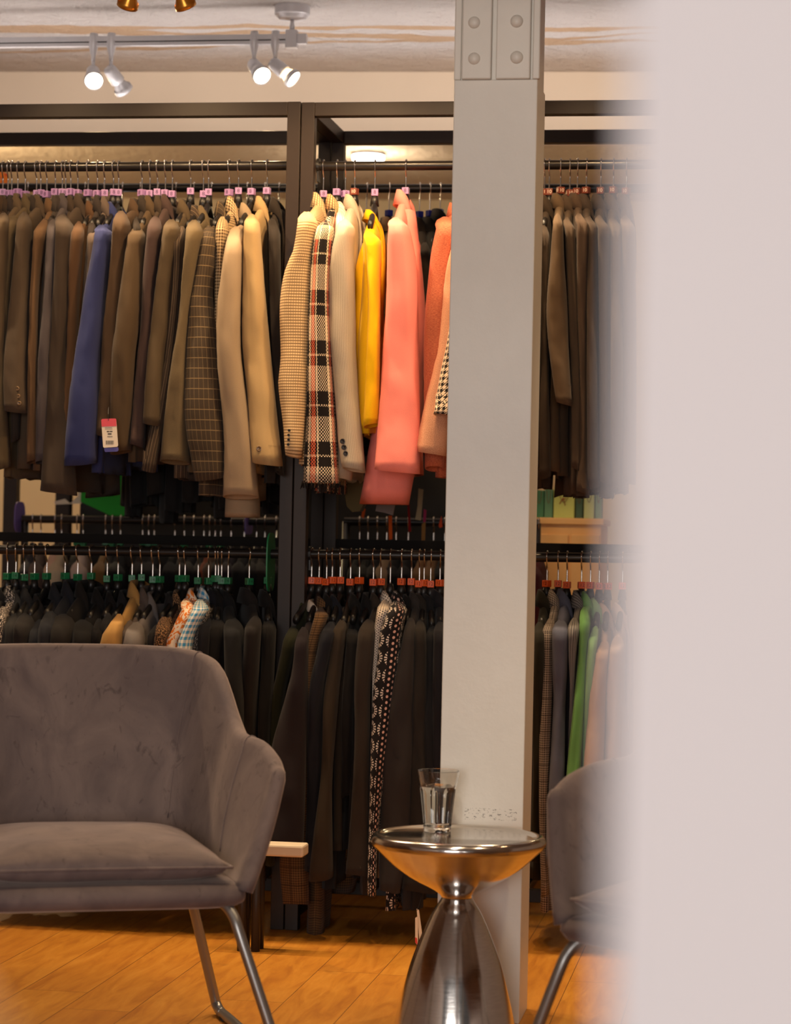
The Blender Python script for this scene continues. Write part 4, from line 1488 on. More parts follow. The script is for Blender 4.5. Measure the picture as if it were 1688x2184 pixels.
RLM = [(768, 'black dress', (34, 30, 30), None), (786, 'dark green dress', (44, 46, 34), None), (806, 'black dress', (32, 29, 29), None), (826, 'beige dress', (158, 132, 100), None), (846, 'black dress', (34, 30, 30), None), (872, 'black dress', (32, 28, 28), None), (905, 'ochre dress', (138, 100, 58), None), (926, 'tan dress', (150, 112, 72), None), (950, 'black dress', (34, 30, 30), None),
       (985, 'black dress', (34, 30, 30), None), (1020, 'dark dress', (40, 34, 34), None), (1060, 'black dress', (34, 30, 30), None), (1100, 'brown dress', (54, 42, 34), None), (1150, 'plum red dress', (86, 34, 36), None)]
row_of([dict(rear_low_spec(h, d, P(*c), q), n='dress', cat='dress', collar=False) for h, d, c, q in RLM], 'RLM', 'low rear right rail', 'orange', 'hangers on the low rail behind the right rack', 'dresses on the low rail behind the right rack')


# ------------------------------------------------------------------ small things between the rails
def flat_panel(name, label, cat, corners, dn, thick, mat, group=None, bev=.0015):
    """sheet with the given outline (pixels) standing at its own depth, with real thickness"""
    pts = [pl(x, y, dn) for x, y in corners]
    bm = bmesh.new()
    fr = [bm.verts.new(p) for p in pts]
    bk = [bm.verts.new(p + N * thick) for p in pts]
    n = len(pts)
    bm.faces.new(fr)
    bm.faces.new(list(reversed(bk)))
    for k in range(n):
        bm.faces.new((fr[k], bk[k], bk[(k + 1) % n], fr[(k + 1) % n]))
    bmesh.ops.recalc_face_normals(bm, faces=list(bm.faces))
    o = obj(name, bm, mat, None, False)
    return tag(o, label, cat, group)


def divider(px, rail, y0, y1, mat, label, w=.05):
    """size divider: a thin plate with a slot, hung over the rail and seen edge on"""
    K = on_rail(rail, px)
    z0, z1 = pl(px, y0, rk(K)[1]).z, pl(px, y1, rk(K)[1]).z
    t_ = thing('size_divider', label, 'size divider', K, 'size dividers on the rails')
    bm = bmesh.new()
    prof = []
    h = (z0 - z1) / 2
    zc = (z0 + z1) / 2
    n = 40
    out = [Vector((0, w * math.copysign(abs(math.cos(2 * math.pi * k / n)) ** .6, math.cos(2 * math.pi * k / n)), zc + h * math.copysign(abs(math.sin(2 * math.pi * k / n)) ** .6, math.sin(2 * math.pi * k / n)))) for k in range(n)]
    f = [bm.verts.new(W_(rk(K)[0] - .0015, rk(K)[1] + p.y, p.z)) for p in out]
    b = [bm.verts.new(W_(rk(K)[0] + .0015, rk(K)[1] + p.y, p.z)) for p in out]
    bm.faces.new(f)
    bm.faces.new(list(reversed(b)))
    for k in range(n):
        bm.faces.new((f[k], b[k], b[(k + 1) % n], f[(k + 1) % n]))
    bmesh.ops.recalc_face_normals(bm, faces=list(bm.faces))
    wobj('plate', bm, mat, t_, False)


M['divgreen'] = paint('green_divider', srgb(28, 128, 74), .45)
M['divpurple'] = paint('violet_divider', srgb(104, 84, 156), .45)
divider(578, 'LL', 1136, 1262, M['divgreen'], 'thin green size divider hanging on the lower rail beside the post')
divider(42, 'RLL', 1070, 1137, M['divpurple'], 'violet size divider at the start of the low rear rail')
divider(531, 'RLL', 1098, 1140, M['divpurple'], 'violet size divider near the post on the low rear rail')

flat_panel('green_scarf', 'bright green cloth hanging behind the brown jackets above the low rail', 'scarf', [(176, 1000), (250, 985), (272, 1040), (292, 1106), (262, 1112), (205, 1085), (172, 1070)], BACKDN + .72, .02, P(52, 160, 56))
flat_panel('white_card', 'white card with a torn edge beside the green cloth', 'card', [(114, 1070), (138, 1064), (150, 1074), (166, 1058), (168, 1038), (173, 1036), (173, 1074), (118, 1076)], BACKDN + .80, .004, M['white'])
flat_panel('white_card', 'narrow white paper point hanging above the low rail', 'card', [(329, 1038), (328, 1072), (314, 1074)], BACKDN + .80, .004, M['white'])


def rear_clutter():
    """bits hanging in the dark of the middle bay"""
    for pts, c, lab, cat, nm in (
            ([(893, 1042), (903, 1044), (898, 1110), (886, 1108), (891, 1080)], (186, 168, 134), 'cream strap hanging in the dark beside the column', 'strap', 'strap'),
            ([(829, 1100), (836, 1100), (837, 1150), (830, 1151)], (222, 92, 26), 'orange strap hanging in the dark below the pink jacket', 'strap', 'strap'),
            ([(774, 1082), (780, 1086), (776, 1106), (771, 1102)], (210, 88, 28), 'short orange strap beside the grey jacket hem', 'strap', 'strap'),
            ([(869, 1065), (873, 1070), (877, 1134), (872, 1134)], (140, 22, 20), 'long red ribbon below the pink jacket', 'ribbon', 'ribbon'),
            ([(904, 1086), (910, 1088), (908, 1114), (903, 1114)], (170, 54, 96), 'short magenta ribbon near the column', 'ribbon', 'ribbon'),
            ([(900, 1118), (908, 1112), (907, 1150), (901, 1172), (899, 1172)], (150, 108, 58), 'tan ribbon dangling in front of the lower rail', 'ribbon', 'ribbon'),
            ([(936, 1120), (942, 1100), (944, 1124), (938, 1126)], (206, 74, 36), 'small red tag at the edge of the column', 'tag', 'swing_tag')):
        flat_panel(nm, lab, cat, pts, BACKDN + .25, .004, P(*c))
    flat_panel('patterned_scarf', 'grey patterned scarf end showing below the pink jacket', 'scarf', [(806, 1066), (843, 1072), (838, 1099), (822, 1094), (801, 1090)], .16, .012, fabric('speckle', (120, 108, 104), (176, 160, 150), s=.8))
    flat_panel('khaki_cap', 'olive hat crown hanging in shadow under the grey blazer', 'hat', [(742, 1020), (790, 1024), (800, 1064), (776, 1074), (768, 1090), (752, 1092), (740, 1080), (736, 1058)], .20, .05, P(96, 80, 50))


rear_clutter()


def backdrop():
    """dark things standing further back that close the view between the two levels"""
    def panel(x0, x1, z1, dn, lab):  # made-up black board, keeps the bright back room out of the gaps
        a, b = pl(x0, 1100, dn), pl(x1, 1100, dn)
        c = (a + b) / 2
        c.z = 0
        t_ = thing('dark_backing', lab, 'backing board', c)
        L = (b - a).dot(U) / 2
        bm = bmesh.new()
        box(bm, c + Z * (z1 / 2 + .02), U * L, N * .012, Z * (z1 / 2 - .02), .003)
        wobj('board', bm, M['dark_board'], t_, False)
        for s_ in (-1, 1):
            bm = bmesh.new()
            box(bm, c + U * (s_ * (L - .06)) + Z * .012, U * .02, N * .16, Z * .012, .002)
            wobj('foot', bm, M['rack'], t_, False)
    M['dark_board'] = paint('black_board', srgb(26, 22, 20), .7)
    panel(172, 690, 1.28, 1.55, 'added black board darkening the gap behind the green cloth')
    panel(700, 1146, 1.40, 1.45, 'added black board darkening the gap behind the pink jacket')
    for px, w, lab in ((24, 28, 'dark upright post behind the low rail at the left edge'), (136, 30, 'dark upright post behind the low rail beside the white card')):
        p, q = pl(px - w / 2, 1100, 1.45), pl(px + w / 2, 1100, 1.45)
        c = (p + q) / 2
        bm = bmesh.new()
        box(bm, Vector((c.x, c.y, .68)), U * ((q - p).dot(U) / 2), N * .02, Z * .68, .002)
        tag(obj('shopfitting_post', bm, M['rack'], None, False), lab, 'post')


backdrop()
RUL = []
for i, px in enumerate((60, 100, 140, 182, 222, 262, 300, 338, 376, 414, 452, 490, 528, 566, 596)):
    c = ((38, 33, 31), (46, 38, 34), (34, 31, 32), (54, 44, 38))[i % 4]
    hm = 976 + (i % 3) * 6 if px < 270 else 1046 + ((i * 37) % 60)
    RUL.append(dict(h=px, d=('black', 'brown black', 'ink black', 'dark brown')[i % 4] + ' long coat', n='coat', cat='coat', m=P(*c), col=(px - 2, 476), sh=(px - 8, 520), rows=[(545, px - 16, px + 12), (760, px - 20, px + 12), (hm - 10, px - 22, px + 12)], hem=hm + 14, thick=.017, collar=False))
row_of(RUL, 'RUL', 'rear upper left rail', None, 'hangers on the rear upper left rail', 'coats on the rear upper left rail')


# price tags
def price_tag():
    dn = -.205
    c = pl(233, 927, dn)
    t_ = thing('price_tag', 'white price tag with pink top and barcode hanging beside the blue jacket', 'price tag', c)
    q = [(216, 894), (246, 892.5), (249.5, 949), (221, 953)]
    def quad(pts, dn_, mat, name, parent, th=.0008):
        v = [pl(x, y, dn_) for x, y in pts]
        bm = bmesh.new()
        f = [bm.verts.new(p) for p in v]
        b = [bm.verts.new(p + N * th) for p in v]
        bm.faces.new(f)
        bm.faces.new(list(reversed(b)))
        for k in range(len(v)):
            bm.faces.new((f[k], b[k], b[(k + 1) % len(v)], f[(k + 1) % len(v)]))
        bmesh.ops.recalc_face_normals(bm, faces=list(bm.faces))
        bm.transform(Matrix.Translation(-t_.location))
        return obj(name, bm, mat, parent, False)
    card = quad([(216, 896), (218, 893.5), (246, 892.5), (248, 895), (252, 950), (250, 953), (222, 955), (220, 953)], dn, paint('tag_card', srgb(236, 222, 200), .6), 'card', t_)
    quad([(216, 896), (218, 893.5), (246, 892.5), (248, 895), (248.6, 909), (217, 910)], dn - .0006, paint('tag_pink', srgb(226, 82, 96), .6), 'header', t_)
    quad([(222, 956), (252, 954), (253, 960), (250, 963), (225, 964), (223, 962)], dn + .003, paint('tag_blue', srgb(96, 92, 168), .6), 'second_card', t_)
    ink = paint('tag_ink', srgb(70, 62, 54), .7)
    bm = bmesh.new()
    def bar(x0, y0, x1, y1):
        v = [pl(x, y, dn - .0005) for x, y in ((x0, y0), (x1, y0), (x1, y1), (x0, y1))]
        bm.faces.new([bm.verts.new(p) for p in v])
    for (x0, y, x1, h) in ((224, 911.5, 239, .8), (224, 914.5, 240, .9), (228, 919, 233, 2.6), (234, 919, 240, 2.2), (230, 924, 238, 2.8), (229, 930.5, 240, 1.4)):
        bar(x0, y, x1, y + h)
    x = 226
    while x < 243:
        w = random.choice((.5, .8, 1.1))
        bar(x, 939.5, x + w, 948)
        x += w + random.choice((.5, .8))
    bm.transform(Matrix.Translation(-t_.location))
    obj('print', bm, ink, card, False)
    bm = bmesh.new()
    tube(bm, smooth_path([pl(232, 897, dn - .0008), pl(231, 885, dn), pl(232, 868, dn + .02)], 4), .0006, 5)
    bm.transform(Matrix.Translation(-t_.location))
    obj('string', bm, M['plastic'], t_)


price_tag()


def low_tag():
    dn = -.16
    c = pl(892, 1975, dn)
    t_ = thing('price_tag', 'white and red price tag dangling near the floor beside the table foot', 'price tag', c)
    bm = bmesh.new()
    for pts, dd in (([(889, 1938), (894, 1941), (902, 2000), (899, 2014), (895, 2006)], .006), ([(886, 1958), (890, 1955), (892, 1960), (892, 2018), (886, 2010)], 0)):
        v = [pl(x, y, dn + dd) for x, y in pts]
        f = [bm.verts.new(p) for p in v]
        b = [bm.verts.new(p + N * .001) for p in v]
        bm.faces.new(f)
        bm.faces.new(list(reversed(b)))
        for k in range(len(v)):
            bm.faces.new((f[k], b[k], b[(k + 1) % len(v)], f[(k + 1) % len(v)]))
    bmesh.ops.recalc_face_normals(bm, faces=list(bm.faces))
    wobj('card', bm, paint('low_tag_card', srgb(222, 200, 170), .6), t_, False)
    bm = bmesh.new()
    bm.faces.new([bm.verts.new(pl(x, y, dn - .0006)) for x, y in ((886, 1999), (890, 2001), (891.5, 2016), (886, 2010))])
    wobj('red_print', bm, paint('low_tag_red', srgb(214, 60, 44), .6), t_, False)
    bm = bmesh.new()
    tube(bm, smooth_path([pl(890, 1942, dn), pl(896, 1925, dn + .01), pl(900, 1905, dn + .02)], 4), .0006, 5)
    wobj('string', bm, M['plastic'], t_)


low_tag()


# white stool whose seat edge shows between armchair and coats
def stool():
    a, b = pl(500, 1815, -.34), pl(647, 1815, -.34)
    top = pl(610, 1803, -.34).z
    th = .028
    hd_ = .035
    L = (b - a).dot(U)
    c = b - U * (L / 2) + N * hd_
    c.z = 0
    t_ = thing('wooden_stool', 'white topped low stool half hidden behind the grey armchair', 'stool', c)
    bm = bmesh.new()
    box(bm, Vector((c.x, c.y, top - th / 2)), U * L / 2, N * hd_, Z * th / 2, .005)
    wobj('seat', bm, M['white'], t_, False)
    for su in (-1, .62):
        for sn in (-1, 1):
            bm = bmesh.new()
            if su > 0:
                base = c - U * (L * .18)
            else:
                base = c + U * (su * (L / 2 - .02))
            q = base + N * (sn * .022)
            tube(bm, [Vector((q.x, q.y, top - th)), Vector((q.x, q.y, 0))], .011, 12)
            wobj('leg', bm, M['rack'], t_)


stool()


# gift bags on a peach cabinet, seen right of the column
def gifts():
    dn = 1.25
    box_c = [(1158, 1106), (1286, 1104)]
    a, b = pl(1150, 1106, dn), pl(1284, 1104, dn)
    zt = (a.z + b.z) / 2
    c = (a + b) / 2
    c.z = 0
    t_ = thing('display_cabinet', 'peach wooden cabinet behind the rack right of the column', 'cabinet', c + N * .15)
    L = (b - a).dot(U) / 2
    pe = paint('peach_wood', srgb(236, 186, 120), .6, 0, .4, .1, 8)
    bm = bmesh.new()
    box(bm, Vector((c.x, c.y, (zt - .02) / 2)) + N * .15, U * L, N * .15, Z * (zt - .02) / 2, .003)
    wobj('carcass', bm, pe, t_, False)
    bm = bmesh.new()
    box(bm, Vector((c.x, c.y, zt - .01)) + N * .145, U * (L + .008), N * .16, Z * .01, .003)
    wobj('top', bm, pe, t_, False)
    for s in (-1, 1):
        bm = bmesh.new()
        box(bm, Vector((c.x, c.y, (zt - .02) / 2)) + U * (s * L / 2) - N * .004, U * (L / 2 - .004), N * .006, Z * ((zt - .02) / 2 - .03), .002)
        d = wobj('door', bm, pe, t_, False)
        bm = bmesh.new()
        q = Vector((c.x, c.y, zt * .62)) + U * (s * .02) - N * .014
        tube(bm, [q, q - N * .012], [.006, .008], 12)
        bm.transform(Matrix.Translation(-t_.location))
        obj('knob', bm, M['chrome'], d)
    specs = [(1140, 1160, 1046, (70, 128, 86), 'dark green gift bag at the column end'),
             (1161, 1179, 1044, (92, 140, 104), 'teal striped gift bag second from the column'),
             (1180, 1226, 1040, (196, 206, 112), 'yellow green gift bag with a brown ribbon emblem'),
             (1228, 1243, 1044, (64, 92, 66), 'narrow forest green gift bag'),
             (1245, 1268, 1040, (184, 196, 130), 'pale green gift bag with a string handle'),
             (1270, 1284, 1042, (110, 146, 112), 'sage gift bag at the blurred end')]
    for (x0, x1, y0, c_, lab) in specs:
        p, q = pl(x0, 1108, dn + .03), pl(x1, 1108, dn + .03)
        h = pl(x0, y0, dn + .03).z - zt
        cc = (p + q) / 2
        cc.z = zt
        g_ = thing('gift_bag', lab + ' on the peach cabinet', 'gift bag', cc, 'gift bags on the peach cabinet')
        w = (q - p).dot(U) / 2
        m_ = paint('gift_paper', srgb(*c_), .55, 0, .4, .08, 20)
        bm = bmesh.new()
        box(bm, cc + N * .03 + Z * (h / 2 + .0005), U * w * .96, N * .03, Z * h / 2, .001)
        wobj('bag', bm, m_, g_, False)
        bm = bmesh.new()
        hx = w * .42
        tube(bm, smooth_path([cc + U * -hx + Z * h * .96 - N * .001, cc + U * -hx * .9 + Z * h * .70 - N * .003, cc + Z * h * .52 - N * .003, cc + U * hx * .9 + Z * h * .70 - N * .003, cc + U * hx + Z * h * .96 - N * .001], 4), .0009, 6)
        wobj('handle', bm, paint('gift_string', srgb(120, 84, 40), .7), g_)
        if x0 == 1180:
            bm = bmesh.new()
            for (xa, ya, xb, yb) in ((1194, 1075, 1202, 1061), (1202, 1061, 1206, 1078), (1196, 1070, 1208, 1062)):
                tube(bm, [pl(xa, ya, dn + .0285), pl(xb, yb, dn + .0285)], .0014, 6)
            wobj('emblem', bm, paint('emblem_brown', srgb(150, 70, 30), .6), g_)


gifts()


def flower():
    p = pl(2, 382, 1.6)
    t_ = thing('paper_flower', 'red and orange paper flower at the left edge above the rear rail', 'flower', p)
    for k in range(9):
        bm = bmesh.new()
        a = 2 * math.pi * k / 9
        d = U * math.cos(a) + Z * math.sin(a)
        bmesh.ops.create_uvsphere(bm, u_segments=10, v_segments=6, radius=.012)
        bm.transform(Matrix.Translation(p + d * .015 + N * .004 * (k % 2)) @ Matrix.Diagonal((1, .35, 1, 1)))
        wobj('petal', bm, P(226, 70, 36) if k % 2 else P(240, 130, 50), t_)


flower()

# ------------------------------------------------------------------ side table and glass of water
TD = 4.80


def table():
    c = at(978, 1790, TD)
    tp = at(978, 1779, TD).z
    c.z = 0
    m, t, b = base_mat('polished_aluminium')
    ob = t.coord('Object')
    x, y, z = t.sep(ob)
    ang = t.m('ARCTAN2', y, x)
    cmb = t.new('ShaderNodeCombineXYZ')
    t.put(cmb.inputs[0], t.m('MULTIPLY', z, 90.0))
    t.put(cmb.inputs[1], t.m('MULTIPLY', ang, 1.2))
    t.put(cmb.inputs[2], t.m('MULTIPLY', t.m('ADD', t.m('MULTIPLY', x, x), t.m('MULTIPLY', y, y)), 900.0))
    f = t.noise(cmb.outputs[0], 3.0, 3, .6)
    t.put(b.inputs['Base Color'], t.mix(f, srgb(196, 190, 184), srgb(226, 221, 216)))
    b.inputs['Metallic'].default_value = 1.0
    t.put(b.inputs['Roughness'], t.m('ADD', .10, t.m('MULTIPLY', f, .10)))
    t.l.new(t.bump(f, .02, .001), b.inputs['Normal'])
    t_ = thing('side_table', 'polished aluminium hourglass side table in front of the white column', 'table', c)
    k = TD / F
    zz = lambda y: tp - (y - 1779) * k * 1.0
    r = .1765
    bm = bmesh.new()
    prof = [(0, tp - .0065), (r - .026, tp - .0065), (r - .021, tp - .004), (r - .016, tp - .0005), (r - .011, tp), (r - .005, tp - .003), (r - .001, tp - .009), (r, tp - .015), (r - .002, tp - .022), (r - .008, tp - .028),
            (143 * k, zz(1842)), (118 * k, zz(1861)), (94 * k, zz(1876)), (70 * k, zz(1888)), (54 * k, zz(1896)), (43 * k, zz(1903)), (37 * k, zz(1908)), (33 * k, zz(1913.5)), (0, zz(1913.5))]
    sm = [(p.x, p.y) for p in smooth_path([Vector((a, b_, 0)) for a, b_ in prof[1:-1]], 4)]
    lathe(bm, [prof[0]] + sm + [prof[-1]], 96)
    top = obj('table_top', bm, m, t_, True, 60)
    bm = bmesh.new()
    prof = [(0, zz(1914)), (33 * k, zz(1914)), (38 * k, zz(1923)), (52 * k, zz(1945)), (73 * k, zz(1991)), (97 * k, zz(2056)), (116 * k, zz(2128)), (129 * k, zz(2184)), (134 * k, .008), (132 * k, .0), (0, 0)]
    sm = [(p.x, max(0, p.y)) for p in smooth_path([Vector((a, b_, 0)) for a, b_ in prof[1:-1]], 5)]
    lathe(bm, [prof[0]] + sm + [prof[-1]], 96)
    obj('base', bm, m, t_, True, 60)
    return c, tp - .0065


TC, TTOP = table()


def tumbler():
    p = at(933.5, 1768, TD + .09)
    p = Vector((p.x, p.y, TTOP + .0004))
    k = ray(934, 1700).dot(fwd) * (p - CAM).dot(fwd) / F
    H = 131 * k * .985
    gm = bpy.data.materials.new('clear_glass')
    gm.use_nodes = True
    tt = NT(gm)
    b = tt.n['Principled BSDF']
    b.inputs['Base Color'].default_value = (.98, .99, .985, 1)
    b.inputs['Roughness'].default_value = .0
    b.inputs['IOR'].default_value = 1.5
    b.inputs['Transmission Weight'].default_value = 1.0
    wm = bpy.data.materials.new('water')
    wm.use_nodes = True
    b2 = wm.node_tree.nodes['Principled BSDF']
    b2.inputs['Base Color'].default_value = (.99, 1, 1, 1)
    b2.inputs['Roughness'].default_value = 0
    b2.inputs['IOR'].default_value = 1.33
    b2.inputs['Transmission Weight'].default_value = 1.0
    t_ = thing('water_glass', 'faceted clear tumbler of water standing on the aluminium side table', 'glass', p)
    rb, rt = 29.5 * k, 45.5 * k
    n = 72
    def r_out(z):
        v = z / H
        return rb + (rt - rb) * (.80 * v + .20 * v ** 4)
    rings = []
    zs = [0, .001, .003, .006, .010] + [.010 + (H * .72 - .010) * i / 10 for i in range(1, 11)] + [H * .77, H * .82, H * .88, H * .94, H * .98, H]
    for z in zs:
        v = z / H
        fa = 1.0 if .09 < v < .70 else (max(0, 1 - (v - .70) / .08) if v >= .70 else max(0, v / .09))
        ring = []
        for j in range(n):
            a = 2 * math.pi * j / n
            seg = 2 * math.pi / 9
            loc = ((a + seg / 2) % seg) - seg / 2
            flat = math.cos(seg / 2) / math.cos(loc)
            r = r_out(z) * (1 + fa * (flat - 1) * .95)
            if z < .002:
                r -= .0015 * (1 - z / .002)
            ring.append(Vector((r * math.cos(a), r * math.sin(a), z)))
        rings.append(ring)
    inner = []
    for z in [H, H * .985, H * .9, H * .8, H * .7, H * .55, H * .4, H * .25, .016, .011, .009]:
        th = .0013 + .0012 * (1 - z / H)
        r = r_out(z) * (1 - .045 * (1 if z < H * .75 else 0)) - th
        if z < .014:
            r -= .004
        inner.append([Vector((r * math.cos(2 * math.pi * j / n), r * math.sin(2 * math.pi * j / n), z if z < H else H + .0006)) for j in range(n)])
    bm = bmesh.new()
    loft(bm, rings + inner, True, True)
    bmesh.ops.recalc_face_normals(bm, faces=list(bm.faces))
    obj('glass', bm, gm, t_, True, 30)
    lv = H * .745
    bm = bmesh.new()
    wr = []
    for z in [.0088, .011, .016, H * .25, H * .4, H * .55, H * .7, lv]:
        th = .0013 + .0012 * (1 - z / H)
        r = r_out(z) * (1 - .045) - th + .0003
        if z < .014:
            r -= .004
        wr.append([Vector((r * math.cos(2 * math.pi * j / n), r * math.sin(2 * math.pi * j / n), z)) for j in range(n)])
    loft(bm, wr, True, True)
    bmesh.ops.recalc_face_normals(bm, faces=list(bm.faces))
    obj('water', bm, wm, t_, True, 30)


tumbler()


# ------------------------------------------------------------------ velvet armchairs
def velvet():
    m, t, b = base_mat('grey_velvet')
    ob = t.coord('Object')
    f = t.noise(ob, 260, 3, .7)
    big = t.noise(t.mapping(ob, scale=(9, 9, 6)), 1.0, 4, .62, .8)
    mk = t.noise(t.mapping(ob, scale=(34, 34, 20)), 1.0, 3, .6, 1.4)
    col = t.mix(t.ramp(big, [(.32, (0, 0, 0)), (.68, (1, 1, 1))]), srgb(98, 86, 86), srgb(126, 111, 107))
    col = t.mix(t.ramp(mk, [(.60, (0, 0, 0)), (.72, (.42, .42, .42))]), col, srgb(48, 42, 43))
    col = t.mix(t.m('MULTIPLY', f, .16), col, srgb(80, 70, 70))
    t.put(b.inputs['Base Color'], col)
    b.inputs['Roughness'].default_value = .85
    b.inputs['Specular IOR Level'].default_value = .15
    b.inputs['Sheen Weight'].default_value = .65
    b.inputs['Sheen Roughness'].default_value = .35
    b.inputs['Sheen Tint'].default_value = srgb(206, 184, 172)
    h = t.m('ADD', t.m('MULTIPLY', f, .35), big)
    t.l.new(t.bump(h, .25, .003), b.inputs['Normal'])
    return m


M['velvet'] = velvet()
M['leg'] = paint('brushed_grey_steel', srgb(150, 148, 146), .34, .85, .5, .04)
M['foot'] = paint('black_rubber', srgb(20, 18, 18), .7)


def armchair_parts():
    """armchair in its own space: x across, y back from the front edge, z up"""
    parts = {}
    zb = .318                                     # underside of the shell
    # ---- wrap-around shell: arms and back in one sweep; t from the right arm front round to the left arm front
    st = []

    def station(bx, by, tx, ty, tz, th):
        st.append((Vector((bx, by, 0)), Vector((tx, ty, 0)), tz, th))
    right = [(.256, .030, .338, .104, .548, .036), (.260, .09, .336, .142, .572, .037), (.262, .18, .324, .200, .592, .037), (.262, .26, .304, .27, .602, .036),
             (.258, .34, .300, .335, .635, .036), (.248, .40, .292, .392, .692, .036), (.232, .445, .284, .452, .736, .036), (.200, .475, .262, .515, .755, .036), (.15, .490, .215, .556, .763, .036), (.08, .496, .12, .578, .767, .036)]
    for s in right:
        station(*s)
    station(0, .498, 0, .584, .768, .036)
    for s in reversed(right):
        station(-s[0], s[1], -s[2], s[3], s[4], s[5])
    # smooth along the sweep
    K = 4
    b3 = smooth_path([s[0] for s in st], K)
    t3 = smooth_path([s[1] for s in st], K)
    z3 = smooth_path([Vector((s[2], s[3], 0)) for s in st], K)
    rings = []
    n = len(b3)
    for i in range(n):
        tan = (t3[min(i + 1, n - 1)] - t3[max(i - 1, 0)])
        tan.z = 0
        tan.normalize()
        out = Vector((tan.y, -tan.x, 0))
        if out.dot(t3[i] - Vector((0, .22, 0))) < 0:
            out = -out
        B = Vector((b3[i].x, b3[i].y, zb + .010 * max(0, 1 - min(i, n - 1 - i) / 5)))
        T = Vector((t3[i].x, t3[i].y, z3[i][0]))
        th = z3[i][1]
        d = T - B
        ring = []
        # inner face up
        for k in range(0, 9):
            v = k / 8 * .93
            bul = .012 * math.sin(math.pi * v)
            ring.append(B + d * v - out * (th * .5 * (1 - .15 * v) + bul * min(1, min(i, n - 1 - i) / 6)) + Z * (.012 if k == 0 else 0))
        # rounded top
        for a in (150, 120, 90, 60, 30):
            aa = R(a)
            ring.append(B + d * .955 + out * (math.cos(aa) * th * .47) + Z * (math.sin(aa) * th * .62))
        # outer face down
        for k in range(8, -1, -1):
            v = k / 8 * .93
            bul = .006 * math.sin(math.pi * v)
            ring.append(B + d * v + out * (th * .5 * (1 - .15 * v) + bul))
        rings.append(ring)
    shell_rings = rings
    # round the arm fronts off
    def cap_rings(r, dirv):
        mid = []
        for q, p in enumerate(r):
            if q < 9:
                mid.append((p + r[len(r) - 1 - q]) / 2)
            elif q >= len(r) - 9:
                mid.append((p + r[len(r) - 1 - q]) / 2)
            else:
                mid.append((r[8] + r[len(r) - 9]) / 2)
        outl = []
        for a in (18, 36, 54, 70, 82, 89):
            aa = R(a)
            outl.append([m_ + (p - m_) * math.cos(aa) + dirv * (.024 * math.sin(aa)) for p, m_ in zip(r, mid)])
        return outl
    fr = Vector((0, -1, 0))
    front0 = list(reversed(cap_rings(rings[0], fr)))
    front1 = cap_rings(rings[-1], fr)
    bm = bmesh.new()
    loft(bm, front0 + rings + front1, True, True)
    bmesh.ops.recalc_face_normals(bm, faces=list(bm.faces))
    parts['shell'] = mesh_of('shell', bm)
    # ---- seat base with a rounded front
    bm = bmesh.new()
    rings = []
    prof = [(.47, .300), (.30, .298), (.10, .298), (.035, .300), (.012, .307), (.001, .320), (.002, .334), (.012, .344), (.035, .349), (.12, .350), (.47, .348)]
    xs = [-.258, -.252, -.236, -.18, -.09, 0, .09, .18, .236, .252, .258]
    for x in xs:
        e = max(0, (abs(x) - .225) / .037)
        ins = .022 * e * e
        ring = [Vector((x, y + (ins if y < .1 else 0), .326 + (z - .326) * (1 - .45 * e * e))) for y, z in prof]
        rings.append(ring)
    loft(bm, rings, True, True)
    bmesh.ops.recalc_face_normals(bm, faces=list(bm.faces))
    parts['seat_base'] = mesh_of('seat_base', bm)
    # ---- loose cushion, knife edged, plump
    bm = bmesh.new()
    NX, NY = 28, 24
    hw, hd = .230, .242
    def cus(u, v, s):
        x = hw * u * (1 - .035 * (1 - abs(v) ** 2.2) * abs(u) ** 3)
        y = .250 + hd * v * (1 - .03 * (1 - abs(u) ** 2.2) * abs(v) ** 3)
        e = (1 - abs(u) ** 4.5) * (1 - abs(v) ** 4.5)
        zt = .036 * e ** .55 * (1.0 + .28 * (1 - u * u) * (1 - v * v))
        w = .004 * noise.noise(Vector((x * 9, y * 9, 3.1)))
        fr_ = .010 if v < -.99 else 0
        return Vector((x, y, .380 + .008 * (v + 1) / 2 + (zt * .95 if s > 0 else -.036 * e ** .35) + w * e))
    g0 = [[bm.verts.new(cus(-1 + 2 * i / NX, -1 + 2 * j / NY, 1)) for j in range(NY + 1)] for i in range(NX + 1)]
    g1 = [[g0[i][j] if i in (0, NX) or j in (0, NY) else bm.verts.new(cus(-1 + 2 * i / NX, -1 + 2 * j / NY, -1)) for j in range(NY + 1)] for i in range(NX + 1)]
    for i in range(NX):
        for j in range(NY):
            bm.faces.new((g0[i][j], g0[i + 1][j], g0[i + 1][j + 1], g0[i][j + 1]))
            f = [g1[i][j], g1[i][j + 1], g1[i + 1][j + 1], g1[i + 1][j]]
            bm.faces.new(f)
    bmesh.ops.recalc_face_normals(bm, faces=list(bm.faces))
    parts['cushion'] = mesh_of('cushion', bm)
    # ---- piping round the cushion edge
    bm = bmesh.new()
    loop = [cus(-1 + 2 * i / NX, -1, 1) for i in range(NX)] + [cus(1, -1 + 2 * j / NY, 1) for j in range(NY)] + [cus(1 - 2 * i / NX, 1, 1) for i in range(NX)] + [cus(-1, 1 - 2 * j / NY, 1) for j in range(NY + 1)]
    tube(bm, loop, .0028, 6, False)
    parts['piping'] = mesh_of('piping', bm)
    # ---- seams on the inside of the shell: back corners and arms
    parts['seam'] = []
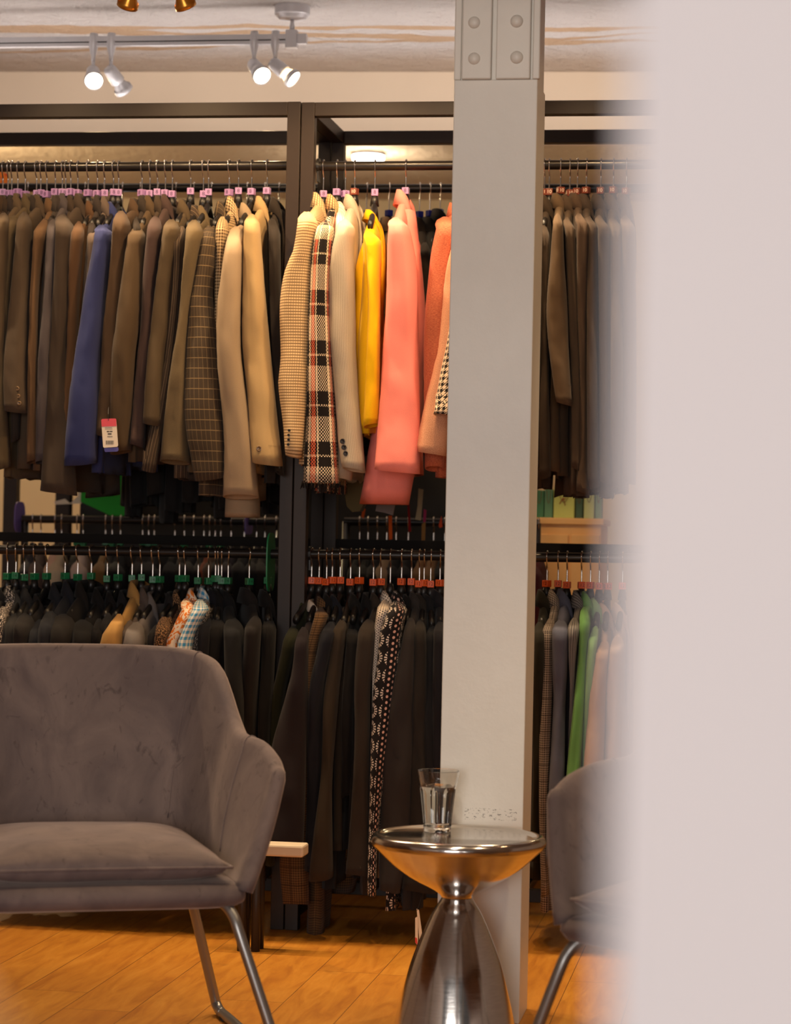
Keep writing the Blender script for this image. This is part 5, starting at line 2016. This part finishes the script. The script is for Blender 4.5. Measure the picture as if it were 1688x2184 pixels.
    for i in (2 * K + 2, 7 * K, n - 1 - 7 * K, n - 1 - (2 * K + 2)):
        bm = bmesh.new()
        pth = [shell_rings[i][q] for q in range(2, 14)]
        tube(bm, smooth_path(pth, 3), .0017, 6)
        parts['seam'].append(mesh_of('seam', bm))
    parts['leg'] = []
    for s in (-1, 1):
        bm = bmesh.new()
        pts = [(s * .10, .050, .318), (s * .18, .045, .318), (s * .215, .034, .312), (s * .234, .014, .290), (s * .250, -.002, .240), (s * .318, -.030, .035), (s * .326, -.026, .016), (s * .330, -.004, .010), (s * .330, .05, .010),
               (s * .322, .44, .010), (s * .319, .495, .011), (s * .315, .520, .020), (s * .308, .524, .045), (s * .240, .440, .255), (s * .228, .425, .290), (s * .20, .415, .314), (s * .10, .41, .318)]
        tube(bm, smooth_path(pts, 5), .0105, 14)
        parts['leg'].append(mesh_of('leg', bm))
    return parts


AP = armchair_parts()
FOOTP = [(s * x, y) for s in (-1, 1) for x, y in ((.330, .03), (.320, .47))]


def armchair(label, origin, psi):
    t_ = thing('armchair', label, 'armchair', origin, 'grey velvet armchairs', psi)
    for nm in ('shell', 'seat_base', 'cushion'):
        o = obj(nm, AP[nm], M['velvet'], t_)
        if nm == 'cushion':
            obj('piping', AP['piping'], M['velvet'], o)
        if nm == 'shell':
            for me in AP['seam']:
                obj('seam', me, M['velvet'], o)
    for me in AP['leg']:
        o = obj('leg', me, M['leg'], t_)
        sx = 1 if me is AP['leg'][1] else -1
        for (x, y) in FOOTP:
            if x * sx > 0:
                bm = bmesh.new()
                box(bm, (x, y, .004), Vector((.009, 0, 0)), Vector((0, .012, 0)), Vector((0, 0, .004)), .001)
                obj('glide', bm, M['foot'], o, False)
    return t_


C1 = at(235, 1950, 4.40)
armchair('grey velvet armchair on the left with its seat and right arm in view', (C1.x, C1.y, 0), R(16))
k2 = at(1180, 2000, 4.17)
psi2 = R(-42)
c2 = Vector((k2.x, k2.y, 0)) + Vector((math.cos(psi2), math.sin(psi2), 0)) * .26
armchair('grey velvet armchair on the right, mostly hidden by the blurred white wall', (c2.x, c2.y, 0), psi2)
